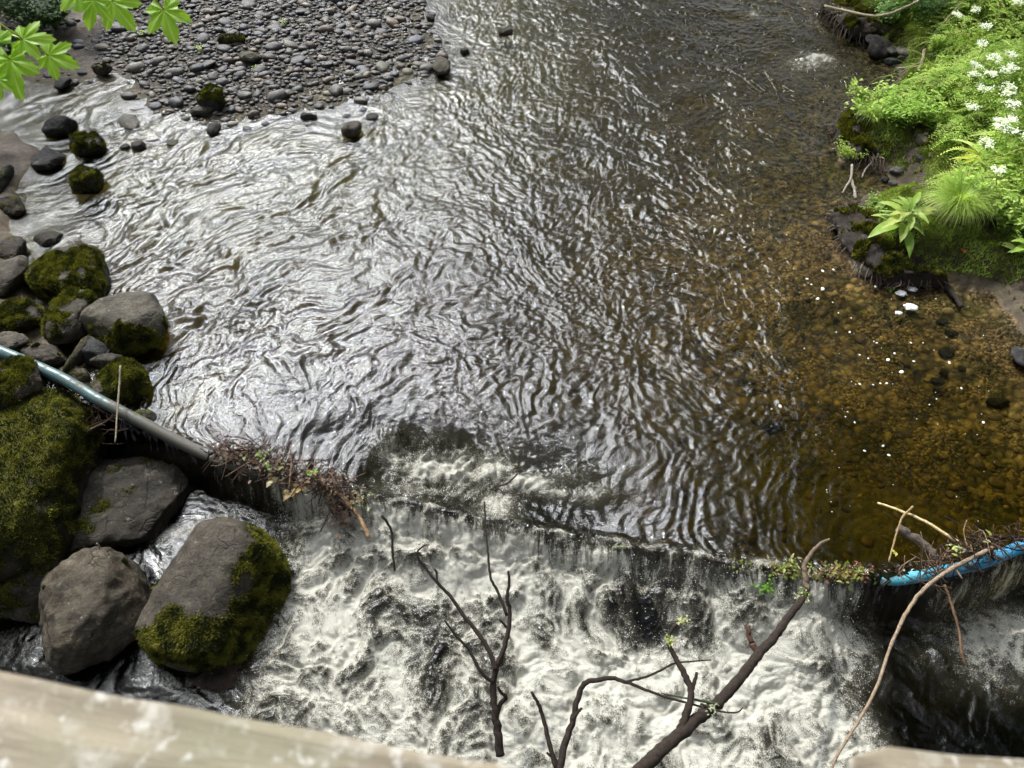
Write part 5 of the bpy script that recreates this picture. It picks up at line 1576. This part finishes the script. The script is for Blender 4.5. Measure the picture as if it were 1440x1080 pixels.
def build_trees():
    protos = [tree_meshes(15, 3.4, 1, 15000), tree_meshes(11, 3.0, 2, 9000)]
    protos.append(tree_meshes(15, 5.0, 5, 5000, branches=90))
    spots = [(-15.5, 13, 2, 1.0, 'airy thin-leaved tree on the left bank beyond the mud'), (2.6, 30, 2, 1.1, 'airy thin-leaved tree far upstream in mid-valley'), (3.6, 19.5, 2, 1.1, 'airy thin-leaved tree upstream leaning over the water'), (-17, 27, 2, 0.9, 'airy thin-leaved tree far up the left bank'),
             (9.6, 13.0, 0, 1.15, 'tall leafy tree on the right bank above the white flowers'), (10.5, 7.8, 0, 1.1, 'tall leafy tree on the right bank behind the grass tussock'), (9.4, 3.6, 1, 1.1, 'leafy tree on the right bank beside the muddy beach'),
             (9.8, -1.0, 0, 1.0, 'leafy tree on the right bank by the bridge'), (7.2, 19.0, 0, 1.2, 'tall leafy tree upstream on the right bank'), (13.5, 12, 0, 1.3, 'tree set back from the right bank, upstream'), (13.5, 5, 0, 1.3, 'tree set back from the right bank, downstream'),
             (.5, 34.0, 1, 1.25, 'leafy tree closing the view upstream'), (-8.4, 4.4, 1, 1.05, 'leafy tree on the left bank behind the boulders'), (-13.5, 19, 1, 1.15, 'leafy tree up the left bank beyond the gravel')]
    for i, (x, y, k, sc, l) in enumerate(spots):
        root = bpy.data.objects.new('riverside_tree', None); COL.objects.link(root)
        root.location = (x, y, gh(x, y)); root.rotation_euler = (0, 0, i * 1.7); root.scale = (sc, sc, sc)
        root['label'] = l; root['category'] = 'tree'; root['group'] = 'trees along the river'
        for nm, me in zip(('trunk', 'crown'), protos[k]):
            link(nm, me, parent=root)


def build_flecks():
    r_ = np.random.RandomState(77)
    V, Fc = _ico[2]
    V = V * (1, .75, .28)
    me = mesh_np('foam_fleck', V * (1 + .15 * fbm3(V, 2, 2, 1))[:, None], Fc, {'Col': np.tile([.62, .62, .55, 1.0], (len(V), 1))}, True, M['foamb'])
    big = [(1172, 379, 5), (1157, 381, 6), (1135, 392, 5), (1141, 400, 4), (1157, 406, 8), (1150, 420, 7), (1231, 403, 5), (1316, 420, 4), (1195, 467, 5), (1249, 506, 8), (1258, 497, 5), (1268, 523, 9), (1285, 508, 5), (1335, 510, 6), (1352, 546, 5), (1209, 540, 5), (1228, 541, 4), (1238, 539, 4), (1247, 539, 5), (1209, 499, 4), (1221, 504, 4),
           (1097, 571, 7), (1250, 640, 6), (1242, 627, 5), (1216, 634, 5), (1383, 594, 6), (1233, 482, 4), (1179, 440, 3), (1171, 425, 3), (1197, 447, 3), (1202, 594, 4), (1192, 579, 3), (1189, 586, 3), (1085, 575, 3), (1131, 490, 3), (1298, 482, 3), (1281, 482, 4), (1176, 467, 3), (1229, 480, 3), (1307, 569, 3), (1317, 561, 3)]
    for _ in range(60):
        big.append((r_.uniform(1080, 1400), r_.uniform(380, 740), r_.uniform(1.2, 2.4)))
    src = None
    for (u, v, d) in big:
        if src is None:
            o = src = link('foam_fleck', me, label='small white foam fleck drifting on the calm amber water near the right bank', cat='foam fleck', group='foam flecks on the calm water')
        else:
            o = src.copy(); COL.objects.link(o)
        p = at(u, v, .004)
        if ground_h(p[:1], p[1:2])[0] > -.01 and v < 560:
            p[2] = gh(p[0], p[1]) + .004
        s_ = d * .42 * slant(p) / F
        o.location = p; o.scale = (s_, s_, s_); o.rotation_euler = (0, 0, r_.uniform(0, 3))
    # white shreds caught under the bank
    for (u, v, s_, l) in [(1281, 432, .055, 'torn white shred floating below the rooty bank'), (1268, 412, .05, 'crumpled white shred caught in the roots'), (1283, 406, .045, 'white scrap right of the crumpled shred in the roots'), (1264, 440, .03, 'thin translucent white scrap left of the torn floating one')]:
        D, Fc2 = _ico[3]; c = at(u, v, .012)
        W = D * np.array([s_, s_ * .8, s_ * .3]) * (1 + .6 * fbm3(D, 1.8, 3, int(u)))[:, None]
        link('white_scrap', mesh_np('white_scrap', W, Fc2, {'Col': np.tile([.72, .72, .68, 1.0], (len(W), 1))}, True, M['foamb']), label=l, cat='debris', loc=c)
    # droplets thrown up by the fall
    n = 9000; D, Fc1 = _ico[1]
    x = r_.uniform(-1.9, 2.5, n); s = -np.abs(r_.normal(size=n)) * .45 - .02
    y = yw(x) + s; z = -.36 + np.abs(r_.normal(size=n)) * .14 * np.exp(s * .8) + .25 * np.clip(1 + s / .3, 0, 1)
    rr = r_.uniform(.0008, .0028, n)
    VV = (D[None] * rr[:, None, None] + np.stack([x, y, z], 1)[:, None]).reshape(-1, 3)
    FF = (Fc1[None] + (np.arange(n) * len(D))[:, None, None]).reshape(-1, 3)
    link('spray', mesh_np('spray', VV, FF, {'Col': np.tile([.85, .87, .83, 1.0], (len(VV), 1))}, True, M['foamb']), kind='stuff', label='droplets thrown up where the water falls over the pipe', cat='spray')


build_light()
build_ground()
build_water()
build_boulders()
build_pebbles()
build_pipe()
build_rail()
build_branches()
build_debris()
build_plants()
build_maple()
build_trees()
build_flecks()
